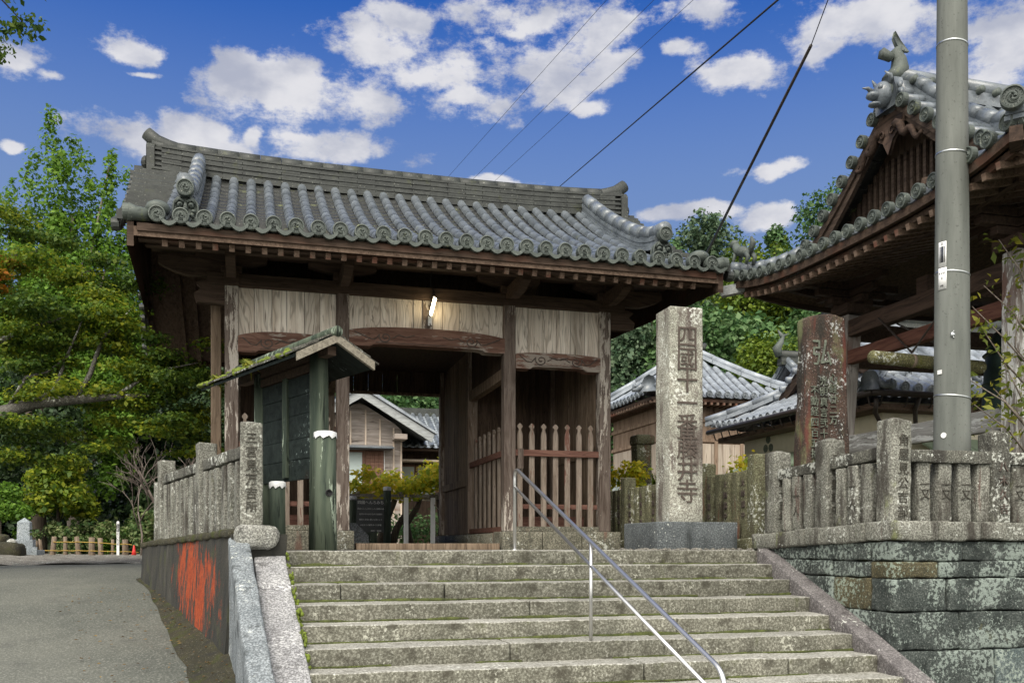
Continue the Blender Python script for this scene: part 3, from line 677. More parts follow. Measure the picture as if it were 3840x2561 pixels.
for s in (-1, 1):                                       # verge tiles, corner round tile and cap
    vt = MB(G)
    for q in range(28):
        bk = q >= 14; d = .05 + 3.05 * (q % 14) / 13; z = prof(d) - .02; yy = (5.23 - d) if bk else (-1.33 + d); e = FL * (yy + 1.33); sg = -1 if bk else 1
        vt.prism([(yy - .05 * sg, z), (yy + .205 * sg, prof(d + .235) - .02), (yy + .205 * sg, prof(d + .235) + .02), (yy - .05 * sg, z + .085)], 0, *(sorted((s * 2.87, s * (3.2 + e)))))
        vt.tube([(s * (3.18 + e), yy + .03, z - .03), (s * (3.25 + e), yy + .03, z - .035)], .06, 10)
    vt.build('verge_tiles', 'tile_ridge', gate)
    ct = MB(G); ct.tube([(s * 2.90, -1.30, 3.185), (s * 3.04, -1.33, 3.19), (s * 3.10, -1.34, 3.195)], [.065, .07, .085], 14)
    ct.ball((s * 2.84, -1.27, 3.27), (.12, .12, .075), 12, 6)
    ct.build('corner_tile', 'tile_disc', gate, True)
    o = bpy.data.objects.new('corner_disc', dm); COL.objects.link(o); o.parent = gate; o.location = (s * 3.14 * G, -1.34 * G, 3.195 * G); o.rotation_euler = (0, 0, R(90) * s)
    # descending ridge with its demon face and disc
    x = s * 2.62; dr = MB(G)
    for lv in range(4):
        ww = (.085, .072, .08, .066)[lv]; ds = [.62 + 2.5 * q / 14 for q in range(15)]
        for q in range(14):
            a, b = ds[q], ds[q + 1] - .004; za, zb_ = prof(a) + .05 + lv * .05, prof(b) + .05 + lv * .05
            lift = lambda d: .10 * max(0, (1.3 - d) / .7) ** 2
            za += lift(a); zb_ += lift(b)
            y0, y1 = -1.36 + a, -1.36 + b
            dr.add([(x - ww, y0, za), (x + ww, y0, za), (x + ww, y1, zb_), (x - ww, y1, zb_), (x - ww, y0, za + .046), (x + ww, y0, za + .046), (x + ww, y1, zb_ + .046), (x - ww, y1, zb_ + .046)],
                   [(0, 3, 2, 1), (4, 5, 6, 7), (0, 1, 5, 4), (1, 2, 6, 5), (2, 3, 7, 6), (3, 0, 4, 7)])
    ro = dr.build('descending_ridge', 'tile', gate)
    cv = MB(G)
    for q in range(9):
        a, b = .5 + 2.6 * q / 9, .5 + 2.6 * (q + 1) / 9 + .01; lf = lambda d: .10 * max(0, (1.3 - d) / .7) ** 2
        cv.tube([(x, -1.36 + a, prof(a) + .26 + lf(a)), (x, -1.36 + b, prof(b) + .26 + lf(b))], [.088, .08], 12)
    cv.build('ridge_cap_tiles', 'tile', ro, True)
    o = bpy.data.objects.new('ridge_disc', dm); COL.objects.link(o); o.parent = ro; o.location = (x * G, (-1.36 + .47) * G, (prof(.5) + .33) * G); o.scale = (1.1,) * 3
    demon_tile(ro, (x * G, (-1.36 + .56) * G, (prof(.5) + .0) * G), 0, .25, .27, G)
# main ridge: thin courses, half-round cap, upturned ends
zr = 4.73; rg = MB(G)
def sag(x): return .05 * (abs(x) / 3.2) ** 3 * 1.6
nx = 13
for lv in range(10):
    hw = .17 if lv == 0 else (.14, .148)[lv % 2]; z0 = zr + .0325 * lv
    for q in range(nx):
        a = -3.2 + 6.4 * (q + (lv % 2) * .5 - .25) / nx; b = a + 6.4 / nx - .006; a = max(a, -3.2); b = min(b, 3.2); e = random.uniform(-.004, .004)
        rg.add([(a, 1.95 - hw + e, z0 + sag(a)), (b, 1.95 - hw + e, z0 + sag(b)), (b, 1.95 + hw, z0 + sag(b)), (a, 1.95 + hw, z0 + sag(a)),
                (a, 1.95 - hw + e, z0 + .028 + sag(a)), (b, 1.95 - hw + e, z0 + .028 + sag(b)), (b, 1.95 + hw, z0 + .028 + sag(b)), (a, 1.95 + hw, z0 + .028 + sag(a))],
               [(0, 3, 2, 1), (4, 5, 6, 7), (0, 1, 5, 4), (1, 2, 6, 5), (2, 3, 7, 6), (3, 0, 4, 7)])
mr = rg.build('main_ridge', 'tile_ridge', gate)
MB(G).box(-3.18, 3.18, 1.83, 2.07, zr - .2, zr + .32).build('ridge_core', 'tile_ridge', mr)
cv = MB(G)
for q in range(24):
    a = -3.2 + 6.4 * q / 24; b = a + 6.4 / 24
    cv.tube([(a, 1.95, zr + .335 + sag(a)), (b - .004, 1.95, zr + .335 + sag(b))], .10, 12)
cv.build('ridge_cap_tiles', 'tile_ridge', mr, True)
for s in (-1, 1):
    e = MB(G); e.tube([(s * 2.8, 1.95, zr + .37), (s * 3.0, 1.95, zr + .42), (s * 3.15, 1.95, zr + .48), (s * 3.27, 1.95, zr + .58)], [.10, .10, .095, .085], 12)
    e.build('ridge_end_tile', 'tile_ridge', mr, True)
    e = MB(G); e.prism([(-.16, -.08), (.16, -.08), (.15, .36), (.08, .43), (-.08, .43), (-.15, .36)], 0, s * 3.21 - .05, s * 3.21 + .05)
    for v_ in range(1): pass
    e.v = [(a, b + 1.95, c + zr) for a, b, c in e.v]
    e.ball((s * 3.28, 1.95, zr + .2), (.06, .09, .09), 8, 6)
    e.build('ridge_end_plate', 'tile_ridge', mr, bevel=.01)
    e = MB(G).tube([(s * 3.05, 1.87, zr - .02), (s * 3.45, 1.84, zr - .02)], .07, 10); e.build('corner_tile', 'tile_ridge', gate, True)
# eave boards and rafters
for y0, y1, z0, z1 in ((-1.35, -1.27, 3.025, 3.10), (-1.255, -1.19, 2.962, 3.022)):
    MB(G).box(-3.02, 3.02, y0, y1, z0, z1).build('eave_board', 'fascia', gate, bevel=.005)
    MB(G).box(-3.02, 3.02, 3.9 - y1, 3.9 - y0, z0, z1).build('eave_board', 'fascia', gate)
mb = MB(G); ds = [.08, .6, 1.3, 2.1, 3.2]
for a, b in zip(ds[:-1], ds[1:]):
    mb.beam((0, -1.34 + a, prof(a) - .205), (0, -1.34 + b, prof(b) - .205), .052, .066)
rm = mb.mesh('rafter', 'rafter'); rm.materials.append(M['rafter_end'])
for p in rm.polygons:
    if p.index == 0: p.material_index = 1
for k in range(37):
    o = bpy.data.objects.new('rafter', rm); COL.objects.link(o); o.parent = gate; o.location = ((-2.78 + 5.56 * k / 36) * G, 0, 0)
mb = MB(G)
for a, b in zip(ds[:-1], ds[1:]): mb.beam((0, 5.24 - a, prof(a) - .205), (0, 5.24 - b, prof(b) - .205), .052, .066)
rm2 = mb.mesh('rafter', 'rafter')
for k in range(14):
    o = bpy.data.objects.new('rafter', rm2); COL.objects.link(o); o.parent = gate; o.location = ((-2.98 + .2 * k) * G, 0, 0)
# lamp fixed to the middle of the gate
lamp = thing('wall_lamp', (2.66 + .02 * G, 14.58 - .04 * G, 2.62 * G), 'lit white tube lamp above the middle of the gate, over an outlet box', 'lamp')
MB().box(-.03, .03, -.03, 0, -.03, .12).build('outlet_box', 'white_paint', lamp, bevel=.004)
MB().beam((0, -.04, .12), (.05, -.20, .38), .10, .03, (1, 0, 0)).build('housing', 'white_paint', lamp, bevel=.004)
MB().tube([(0, -.02, .02), (.0, -.03, -.01), (.02, -.04, -.04)], .008, 6).build('plug', 'black', lamp)
MB().tube([(.05, -.18, .36), (.04, -.1, .5), (.0, -.05, .62), (.02, -.05, .8)], .006, 6).build('cord', 'black', lamp)
em, nt = new_mat('lamp_glow'); nt.b.inputs['Emission Color'].default_value = (1, .80, .48, 1); nt.b.inputs['Emission Strength'].default_value = 9; M['glow'] = em
MB().beam((.002, -.066, .13), (.048, -.212, .37), .085, .035, (1, 0, 0)).build('tube', 'glow', lamp, bevel=.01)

# ================================================================== GROUND, ROAD, LANDING
def structure(o): o['kind'] = 'structure'; return o
asph, nt = new_mat('asphalt'); v = nt.v
b_ = nt.ramp(nt.noise(v, .55, 4, .6), [(.3, (.06, .066, .055)), (.7, (.115, .118, .098))])
b_ = nt.mix(nt.math('MULTIPLY', nt.step(nt.noise(v, 42, 3, .7), .5, .64), .6), b_, (.25, .25, .22))
b_ = nt.mix(nt.math('MULTIPLY', nt.step(nt.noise(v, 2.4, 5), .56, .7), .4), b_, (.06, .062, .055))
nt.put(nt.b.inputs[0], b_); nt.b.inputs['Roughness'].default_value = .85; bump(nt, nt.noise(v, 42, 3), .6, .02); M['asphalt'] = asph
def road_z(t):
    P_ = [(-60, -1.9), (5, -1.66), (6.5, -1.56), (9.7, -1.15), (12, -.80), (14, -.54), (16, -.36), (18, -.27), (21, -.26), (40, -.3), (90, 2)]
    for (a, za), (b, zb) in zip(P_[:-1], P_[1:]):
        if t <= b: f = (t - a) / (b - a); return za + (zb - za) * f
    return 2
def left_x(y): return .06 if y < 10 else .06 - (min(y, 15.7) - 10) * .2553
structure(MB().add([(-500, -500, -2.2), (500, -500, -2.2), (500, 500, -2.2), (-500, 500, -2.2)], [(0, 1, 2, 3)]).build('ground', 'hillside'))
def strip(name, m, ys, xl, xr, n, zf, smooth=True):
    vs = []; fs = []
    for y in ys:
        a, b = xl(y), xr(y)
        for k in range(n + 1): x = a + (b - a) * k / n; vs.append((x, y, zf(x, y)))
    for i in range(len(ys) - 1):
        for k in range(n): q = i * (n + 1) + k; fs.append((q, q + 1, q + n + 2, q + n + 1))
    return structure(MB().add(vs, fs).build(name, m, None, smooth))
tt = lambda x, y: .2672 * x + .9636 * y
ys = [-12 + .5 * k for k in range(78)]
edge = lambda y: left_x(y) - .0
strip('road', 'asphalt', ys, lambda y: -26 - .1 * y, edge, 40, lambda x, y: road_z(tt(x, y)) + .01 * mnoise.noise(Vector((x, y, 0)) * .6) + max(0, -x - 11 + .3 * (y - 14)) * .02)
vy = [6.0 + .25 * k for k in range(40)]
def vw(y): return .10 + .42 * min(1, max(0, (y - 6) / 4)) * (1 - .8 * min(1, max(0, (y - 10.5) / 4))) + .03 * mnoise.noise(Vector((y * 1.5, 3, 1)))
strip('verge', 'soil', vy, lambda y: left_x(y) - .18 - vw(y), lambda y: left_x(y) + .05, 6, lambda x, y: road_z(tt(x, y)) + .012 + .16 * max(0, min(1, (x - left_x(y) + .18 + vw(y)) / .5)) + .03 * mnoise.noise(Vector((x, y, 2)) * 4))
# gravel shoulder at the far side of the road
gv = [19.0 + .3 * k for k in range(40)]
strip('gravel_verge', 'gravel', gv, lambda y: -20, lambda y: left_x(y) - .1, 60, lambda x, y: road_z(tt(x, y)) + .02 + .05 * max(0, min(1, (tt(x, y) - 19.5) / 2)) + .05 * mnoise.noise(Vector((x, y, 2)) * 2.5) + max(0, -x - 5.6) * .1 * max(0, min(1, (tt(x, y) - 20) / 4)))
# foot of the stairs, landing, courtyard, right terrace
structure(MB().box(-.2, 6.6, -14, 6.9, -1.9, -1.655).build('forecourt', 'asphalt'))
lv = MB(); poly = [(.02, 10.3), (6.05, 10.3), (6.05, 70), (-1.28, 70), (-1.28, 15.7)]
lv.prism(poly, 2, -.6, -.004)
structure(lv.build('landing', 'gravel'))
structure(MB().box(6.12, 40, 8.0, 70, -.8, .19).build('terrace', 'soil'))
st = MB()
for k in range(130):                                    # loose stones lying on the landing edge
    x = random.uniform(4.2, 5.9); y = random.uniform(10.12, 10.5); s = random.uniform(.01, .035); st.ball((x, y, s * .3), (s * random.uniform(.8, 1.6), s, s * .6), 5, 4)
structure(st.build('gravel_landing', 'gravel'))

fl = MB(); g = random.Random(4)
for k in range(420):
    y = 6.2 + 8.5 * g.random() ** 1.3; x = left_x(y) - .16 - g.random() ** 1.8 * 1.5; z = road_z(tt(x, y)) + .035 + .12 * max(0, min(1, (x - left_x(y) + .18 + vw(y)) / .5))
    a = g.uniform(0, 6.28); r_ = g.uniform(.012, .032); t_ = g.uniform(-.02, .02)
    fl.add([(x + r_ * math.cos(a), y + r_ * math.sin(a), z), (x - r_ * .5 * math.sin(a), y + r_ * .5 * math.cos(a), z + .008 + t_ * .3), (x - r_ * math.cos(a), y - r_ * math.sin(a), z + .004), (x + r_ * .5 * math.sin(a), y - r_ * .5 * math.cos(a), z + .01)], [(0, 1, 2, 3)])
M['dead_leaf'] = leaf_mat('dead_leaf', (.10, .06, .025), (.19, .11, .04), (.30, .20, .06))
tag(fl.build('fallen_leaves', 'dead_leaf'), 'brown fallen leaves scattered along the foot of the orange stained wall', 'leaves', None, 'stuff')

# ================================================================== STONE STAIRCASE
stair = thing('stone_staircase', (3.0, 10.1, 0), 'wide stone staircase of worn mossy steps leading up to the gate', 'staircase')
TR, RS = .40, .165
joints = [[.43], [.36], [.09, .28, .86], [.42], [.68], [.34, .62], [.55, .82], [.3, .7], [.5], [.4]]
mos = MB()
for k in range(11):
    y0 = 10.1 - TR * k; x0 = .30 + .02 * k; x1 = 5.86 - .016 * k; z1 = -RS * k
    cuts = [x0] + [x0 + (x1 - x0) * f for f in joints[k % 10]] + [x1]
    sb = MB()
    for i, (a, b) in enumerate(zip(cuts[:-1], cuts[1:])):
        dz = random.uniform(-.006, .006); dy = random.uniform(-.012, .012)
        sb.rough((a + .003, y0 + dy, z1 - RS - .05), (b - .003, y0 + TR + .12, z1 + dz), .016, .07, .009, 3.2, k * 7 + i)
    sb.v = [(x - 3, y - 10.1, z) for x, y, z in sb.v]
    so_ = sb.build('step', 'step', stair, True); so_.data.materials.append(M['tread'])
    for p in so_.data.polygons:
        if p.normal.z > .45: p.material_index = 1  # upward faces take the paler colour: wear plus painted top light
    # moss in the corner at the foot of this riser
    x = x0
    while x < x1:
        ln = random.uniform(.012, .034)
        if mnoise.noise(Vector((x * 1.1, k * 3.7, 0))) > -.30 and k < 10:
            h = (.014 + .03 * max(0, mnoise.noise(Vector((x * 2.3, k * 5.1, 4))))) 
            mos.ball((x - 3, y0 - 10.1 - .004, z1 - RS + .004), (ln, h * 1.1, h), 6, 4)
        x += ln * .8
mos.build('moss', 'moss', stair, True, kind='stuff')
mb2 = MB()
for k in range(150):
    q = random.gauss(1.45, .5); a = q / .4; mb2.ball((.335 + .02 * a - 3 + random.uniform(-.02, .015), -q + random.uniform(-.02, .02), -RS * int(max(0, a)) - random.uniform(.03, .17)), (random.uniform(.008, .022), random.uniform(.01, .03), random.uniform(.01, .03)), 5, 4)
mb2.build('moss', 'moss_bright', stair, True, kind='stuff')
def sloped(x0, x1, z_up, thick, ya, yb, seed, wig=.0):
    # stone laid along the stair slope, from y=ya (top) to y=yb
    L = ya - yb
    return lambda p: Vector((p.x + wig * (ya - (ya - p.y)) * 0 + wig * (ya - p.y), p.y, p.z - RS / TR * (ya - p.y)))
cs = MB(); ya = 10.12
for i, (a, b) in enumerate(((10.12, 9.22), (9.21, 7.8), (7.79, 6.2))):
    sh = lambda p: Vector((p.x + .055 * (10.12 - p.y), p.y, p.z - RS / TR * (10.12 - p.y)))
    cs.rough((.0, b, -.55), (.315, a, .03), .02, .08, .012, 3.5, 40 + i, sh)
cs.v = [(x - 3, y - 10.1, z) for x, y, z in cs.v]; cs.build('cheek_stone', 'cheek', stair, True)
cs = MB()
for i, (a, b) in enumerate(((10.08, 8.3), (8.29, 5.9))):
    sh = lambda p: Vector((p.x - .04 * (10.1 - p.y), p.y, p.z - RS / TR * (10.08 - p.y)))
    cs.rough((5.855, b, -.75), (6.09, a, .03), .02, .08, .008, 3.5, 50 + i, sh)
cs.v = [(x - 3, y - 10.1, z) for x, y, z in cs.v]; cs.build('cheek_stone', 'cheek_dark', stair, True)

# ================================================================== HANDRAIL
hr = thing('stair_handrail', (2.86, 10.2, 0), 'polished steel double handrail running down the stairs', 'handrail')
def arcpts(pts, r=.12, n=6):
    out = [Vector(pts[0])]
    for a, b, c in zip(pts[:-2], pts[1:-1], pts[2:]):
        a, b, c = Vector(a), Vector(b), Vector(c); p = b + (a - b).normalized() * r; q = b + (c - b).normalized() * r
        for k in range(n + 1): t = k / n; out.append(p * (1 - t) ** 2 + b * 2 * t * (1 - t) + q * t * t)
    return out + [Vector(pts[-1])]
sl_ = .4125
def rp(q, h): return (.15 * q / 2.07, -q, h - sl_ * q)
MB().tube(arcpts([(0, 0, 0), (0, 0, .94), rp(4.30, .94), (.315, -4.36, -1.75)], .13), .0195, 14).build('handrail', 'steel', hr, True)
MB().tube([rp(.0, .72), rp(4.33, .72)], .0165, 12).build('lower_rail', 'steel', hr, True)
MB().tube([(.15, -2.07, -RS * 5 - .01), rp(2.07, .93)], .0165, 12).build('post', 'steel', hr, True)
MB().tube([(0, 0, .0), (0, 0, .012)], .045, 14).build('base_plate', 'steel', hr, True)

# ================================================================== STONE FENCES (posts, balusters, rails)
def fence_post(parent, x, y, z0, z1, w_, m, seed, peak=.035, name='post', rz=0, dp=None):
    mb = MB(); dp = dp or w_
    def xf(p):
        f = max(abs(p.x) / (w_ / 2), abs(p.y) / (dp / 2))
        if p.z > z1 - z0 - .03: p = Vector((p.x, p.y, p.z + peak * (1 - f)))
        return p
    mb.rough((-w_ / 2, -dp / 2, 0), (w_ / 2, dp / 2, z1 - z0), .018, .05, .009, 5, seed, xf)
    o = mb.build(name, m, parent, True); o.location = (x, y, z0); o.rotation_euler = (random.uniform(-.012, .012), random.uniform(-.012, .012), rz); return o
def rail_between(parent, a, b, h, d, m, seed):
    a = Vector(a); b = Vector(b); L = (b - a).length; ang = math.atan2(b.y - a.y, b.x - a.x); tilt = -math.asin((b.z - a.z) / L)
    o = MB().rough((0, -d / 2, -h / 2), (L, d / 2, h / 2), .012, .08, .008, 4, seed).build('rail', m, parent, True)
    o.location = a; o.rotation_euler = (0, tilt, ang); return o
def engrave(post, s, size, z, face='front', off=.0, w_=.2, m='ink_pale', dx=0, line=.95, sx=1.0):
    if face == 'front': loc = (dx, -w_ / 2 - off, z); rot = (R(90), 0, 0)
    else: loc = (-w_ / 2 - off, -dx, z); rot = (R(90), 0, R(-90))
    return text(vertical(s), size, m, 'inscription', post, loc, rot, .006, line, sx)

FX = 6.13; FB = lambda y: .30 - .09 * (y - 7.95) / 2.25          # base height along the stair side
# retaining wall under the right fence
rw = thing('stone_retaining_wall', (6.1, 7.95, -1.7), 'lichen covered retaining wall of squared stone blocks to the right of the stairs', 'wall')
def off(mb, o): mb.v = [(p[0] - o[0], p[1] - o[1], p[2] - o[2]) for p in mb.v]; return mb
O_ = (6.1, 7.95, -1.7)
groups = {'wall_block': MB(), 'wall_tan': MB(), 'wall_blue': MB()}
zc = [.10, -.10, -.27, -.60, -.98, -1.40, -1.75]; sd = 0
for ci in range(6):
    z1, z0 = zc[ci], zc[ci + 1]
    x = 6.02 + .02 * ci * 0; first = True
    while x < 12:
        ln = random.uniform(.45, 1.1) * (1.3 if z1 - z0 > .3 else 1)
        kk = 'wall_block'
        if ci == 1 and first: ln = .52; 
        if ci in (1, 2) and first and ci == 1: kk = 'wall_tan'
        if ci == 4 and 6.5 < x < 7.4: kk = 'wall_blue'
        sd += 1; groups[kk].rough((x + .004, 7.80 - random.uniform(0, .02), z0 + .004), (x + ln - .004, 8.15, z1 - .004), .022, .075, .016, 4, sd)
        x += ln; first = False
    y = 8.16
    while y < 10.4:
        ln = random.uniform(.4, .8); sd += 1
        kk = 'wall_tan' if (ci in (2,) and y < 8.5) else 'wall_block'
        groups[kk].rough((6.03 - random.uniform(0, .02), y + .004, z0 + .004), (6.4, y + ln - .004, z1 - .09 * (y - 7.95) / 2.25 * (ci == 0) - .004), .022, .075, .016, 4, sd); y += ln
for kk, g_ in groups.items(): off(g_, O_).build('masonry', kk, rw, True)
cap = MB()
xs_ = [5.98, 6.5, 7.02, 8.4, 9.9, 12]
for a, b in zip(xs_[:-1], xs_[1:]):
    sd += 1; cap.rough((a + .006, 7.74, .105), (b - .006, 8.2, .295), .03, .07, .016, 3, sd)
for a, b in ((8.21, 9.25), (9.26, 10.42)):
    sd += 1; cap.rough((5.97, a, .105), (6.42, b, .295), .03, .07, .016, 3, sd, lambda p: Vector((p.x, p.y, p.z - .04 * (p.y - 7.95))))
off(cap, O_).build('cap_stone', 'fence_stone', rw, True)

fr_ = thing('stone_fence', (FX, 7.95, 0), 'grey granite fence of engraved posts turning a corner in front of the utility pole', 'fence')
p_ = fence_post(fr_, 0, .0, .285, 1.285, .235, 'fence_stone', 1, .04, 'corner_post')
engrave(p_, '角屋見公吉部', .125, .86, 'front', .004, .235, 'ink_pale', .02, 1.12)
for k, (dy, tp, s) in enumerate(((1.06, 1.205, 'ゐの野講中'), (2.12, 1.17, '大正十五年'))):
    q = fence_post(fr_, 0, dy, FB(7.95 + dy) - .01, tp, .225, 'fence_stone', 5 + k, .04)
    engrave(q, s, .12, .80, 'front', .004, .225, 'ink_pale', 0, 1.15)
for k, dy in enumerate((.33, .55, .77, 1.38, 1.60, 1.82)):
    q = fence_post(fr_, 0, dy, FB(7.95 + dy) - .01, .905 - .03 * dy, .15, 'fence_stone', 12 + k, .0, 'baluster', R(6))
    if k in (1, 4): engrave(q, '一人', .11, .45, 'left', .004, .15, 'ink_pale', 0, 1.6)
rail_between(fr_, (0, .11, .98), (0, .96, .945), .125, .15, 'fence_dark', 20); rail_between(fr_, (0, 1.16, .935), (0, 2.02, .90), .125, .15, 'fence_dark', 21)
wx = [1.22, 2.5, 3.8]
for k, dx in enumerate(wx):
    q = fence_post(fr_, dx, 0, .285, 1.20, .215, 'fence_dark', 30 + k, .045)
    engrave(q, ('八木久吉', '山田氏', '中村氏')[k], .115, .62, 'front', .004, .215, 'ink', .02, 1.25)
bx = [.33, .57, .81, 1.02 + .0, 1.48, 1.72, 1.96, 2.2]
for k, dx in enumerate((.33, .575, .82, 1.04, 1.48, 1.73, 1.98, 2.22)):
    q = fence_post(fr_, dx, .02, .285, .885, .15, 'fence_stone', 40 + k, .0, 'baluster', R(-3))
    if k in (0, 1, 2, 4): engrave(q, '一又', .115, .43, 'front', .004, .15, 'ink_pale', .01, .85)
rail_between(fr_, (.12, -.01, .945), (1.11, -.01, .945), .125, .16, 'fence_dark', 50); rail_between(fr_, (1.33, 0, .945), (2.4, 0, .945), .125, .16, 'fence_dark', 51)
# fence continuing behind the tall pillar, towards the hall
bf = thing('stone_fence', (6.16, 10.45, 0), 'low mossy row of narrow stone posts standing behind the tall engraved pillar', 'fence')
off(MB().rough((5.98, 10.46, -.02), (6.36, 12.9, .15), .03, .09, .02, 3, 61).rough((5.98, 12.91, -.02), (6.36, 16.2, .15), .03, .09, .02, 3, 62), (6.16, 10.45, 0)).build('base_stone', 'fence_old', bf, True)
yy = .12; k = 0
while yy < 5.6:
    big = k % 6 == 0
    q = fence_post(bf, 0, yy, .13, 1.20 if big else 1.02, .20 if big else .15, 'fence_old', 70 + k, .02 if big else .01, 'post' if big else 'baluster')
    if k % 2: engrave(q, '大師講中', .10, .78, 'left', .004, .15, 'ink', 0, 1.4)
    yy += .235; k += 1
# left fence above the orange stained wall
LA = Vector((-.01, 10.02)); LD = Vector((-.2473, .969))
lf = thing('stone_fence', (LA.x, LA.y, 0), 'granite fence with an engraved end post on a boulder, above the orange stained wall', 'fence')
rz_ = math.atan2(LD.y, LD.x) - math.pi / 2
q = fence_post(lf, 0, 0, .255, 1.31, .225, 'fence_stone', 81, .03, 'end_post')
engrave(q, '三宮見万吉所', .125, .95, 'front', .004, .225, 'ink_pale', .0, 1.12)
MB().rough((-.16, -.20, .02), (.26, .2, .26), .09, .05, .03, 4, 82).build('boulder', 'rough_rock', lf, True)
def lp(s): return LD * s
for k, (s, tp) in enumerate(((2.15, 1.31), (4.9, 1.31))):
    q = fence_post(lf, lp(s).x, lp(s).y, .2 - .02 * s, tp, .22, 'fence_stone', 84 + k, .0, 'post', rz_)
fence_post(lf, lp(5.5).x, lp(5.5).y, .08, 1.03, .16, 'fence_stone', 88, 0, 'post', rz_)
for k, s in enumerate((.35, .66, .97, 1.28, 1.59, 1.88, 2.5, 2.82, 3.14, 3.46, 3.78, 4.1, 4.42, 4.68)):
    fence_post(lf, lp(s).x, lp(s).y, .2 - .02 * s, .95 - .002 * s, .155, 'fence_stone', 90 + k, 0, 'baluster', rz_)
rail_between(lf, (*lp(.1), 1.03), (*lp(2.05), 1.03), .125, .15, 'fence_dark', 100); rail_between(lf, (*lp(2.25), 1.03), (*lp(4.8), 1.03), .125, .15, 'fence_dark', 101)
# dark retaining wall with the orange lichen patch
om, nt = new_mat('dark_wall_orange_lichen'); v = nt.v
b_ = nt.ramp(nt.noise(nt.vec('MULTIPLY', v, (1, 1, .3)), 5, 6, .65), [(.35, (.012, .013, .011)), (.62, (.04, .037, .028)), (.8, (.11, .105, .09))])
b_ = nt.mix(nt.math('MULTIPLY', nt.step(nt.noise(nt.vec('ADD', v, (3, 1, 6)), 3, 5), .55, .7), .8), b_, (.045, .05, .018))
sp = nt.new('ShaderNodeSeparateXYZ'); t_ = nt.new('ShaderNodeTexCoord'); nt.l.new(t_.outputs['Object'], sp.inputs[0])
gx = nt.math('DIVIDE', nt.math('SUBTRACT', sp.outputs[1], 1.62), 1.15); gz = nt.math('DIVIDE', nt.math('ADD', nt.math('ADD', sp.outputs[2], .36), nt.math('MULTIPLY', nt.math('SUBTRACT', sp.outputs[1], 1.6), -.22)), .50)
rr = nt.math('SQRT', nt.math('ADD', nt.math('POWER', nt.math('ABSOLUTE', gx), 3), nt.math('POWER', nt.math('ABSOLUTE', gz), 3)))
om_f = nt.math('ADD', nt.math('ADD', nt.math('SUBTRACT', 1.0, rr), nt.math('MULTIPLY', nt.math('SUBTRACT', nt.noise(nt.vec('MULTIPLY', v, (1, 1, .4)), 4.5, 3, .5), .5), 3.2)), nt.math('MULTIPLY', nt.math('SUBTRACT', nt.noise(nt.vec('MULTIPLY', v, (1, 1, .22)), 17, 8, .8), .52), 6.5))
b_ = nt.mix(nt.step(om_f, .25, .4), b_, nt.ramp(nt.noise(v, 16, 4), [(.3, (.20, .026, .004)), (.7, (.38, .062, .008))]))
nt.put(nt.b.inputs[0], b_); nt.b.inputs['Roughness'].default_value = .9; bump(nt, nt.noise(v, 30, 6, .7), .6, .03); M['orange_wall'] = om
lw = thing('concrete_retaining_wall', (LA.x, LA.y, 0), 'dark mossy concrete wall with a big orange lichen stain beside the road', 'wall')
wv = MB(); ns, nz = 40, 12; vs = []; fs = []
for i in range(ns + 1):
    s = -.05 + 5.85 * i / ns
    for k in range(nz + 1):
        f = k / nz; top = .17 - .02 * s; p = lp(s); z = -1.5 + (top + 1.5) * f; lean = (1 - f) * .10
        vs.append((p.x - .2 - lean + .012 * mnoise.noise(Vector((s, z, 0)) * 3), p.y - .05, z))
for i in range(ns):
    for k in range(nz): a = i * (nz + 1) + k; fs.append((a, a + nz + 1, a + nz + 2, a + 1))
wv.add(vs, fs)
for i in (0, ns):
    pass
e0 = vs[:nz + 1]; e1 = vs[ns * (nz + 1):]
for e in (e0, e1): wv.add([*e, *[(x + .55, y, z) for x, y, z in e]], [(k, k + 1, k + nz + 2, k + nz + 1) for k in range(nz)])
wv.build('wall_face', 'orange_wall', lw, True)
cpm = MB()
for i in range(9):
    s = -.05 + .65 * i; sd += 1
    cpm.rough((-.24, 0, -.05), (.2, .64, .035), .03, .08, .02, 4, sd, lambda p, s=s: Vector((lp(s).x + p.x - p.y * .255, lp(s).y + p.y, p.z + .19 - .02 * (s + p.y))))
cpm.build('coping', 'soil', lw, True)
# pale sloping end of that wall beside the white cheek stones
ep = MB(); sh = lambda p: Vector((p.x + .075 * (10.0 - p.y) * (1 if p.z > -.3 else 1), p.y, p.z - RS / TR * (10.0 - p.y)))
ep.rough((-.235, 6.0, -1.3), (-.035, 9.98, .15), .03, .09, .012, 2.5, 120, sh)
off(ep, (LA.x, LA.y, 0)).build('sloping_end', 'concrete_blue', lw, True)

# ================================================================== TALL INSCRIBED PILLAR
tp = thing('stone_pillar', (5.24, 10.95, 0), 'tall square granite pillar engraved with large characters on a dark plinth', 'stone pillar')
MB().rough((-.53, -.53, -.02), (.55, .53, .345), .015, .12, .003, 3, 130).build('plinth', 'plinth', tp, True)
sh_ = MB().rough((-.265, -.32, .34), (.185, .11, 3.02), .018, .09, .005, 3, 131).build('shaft', 'granite', tp, True)
t_ = text(vertical('四國十一番藤井寺'), .315, 'ink', 'inscription', sh_, (-.035, -.327, 2.78), (R(90), 0, 0), .006, .87, .95)
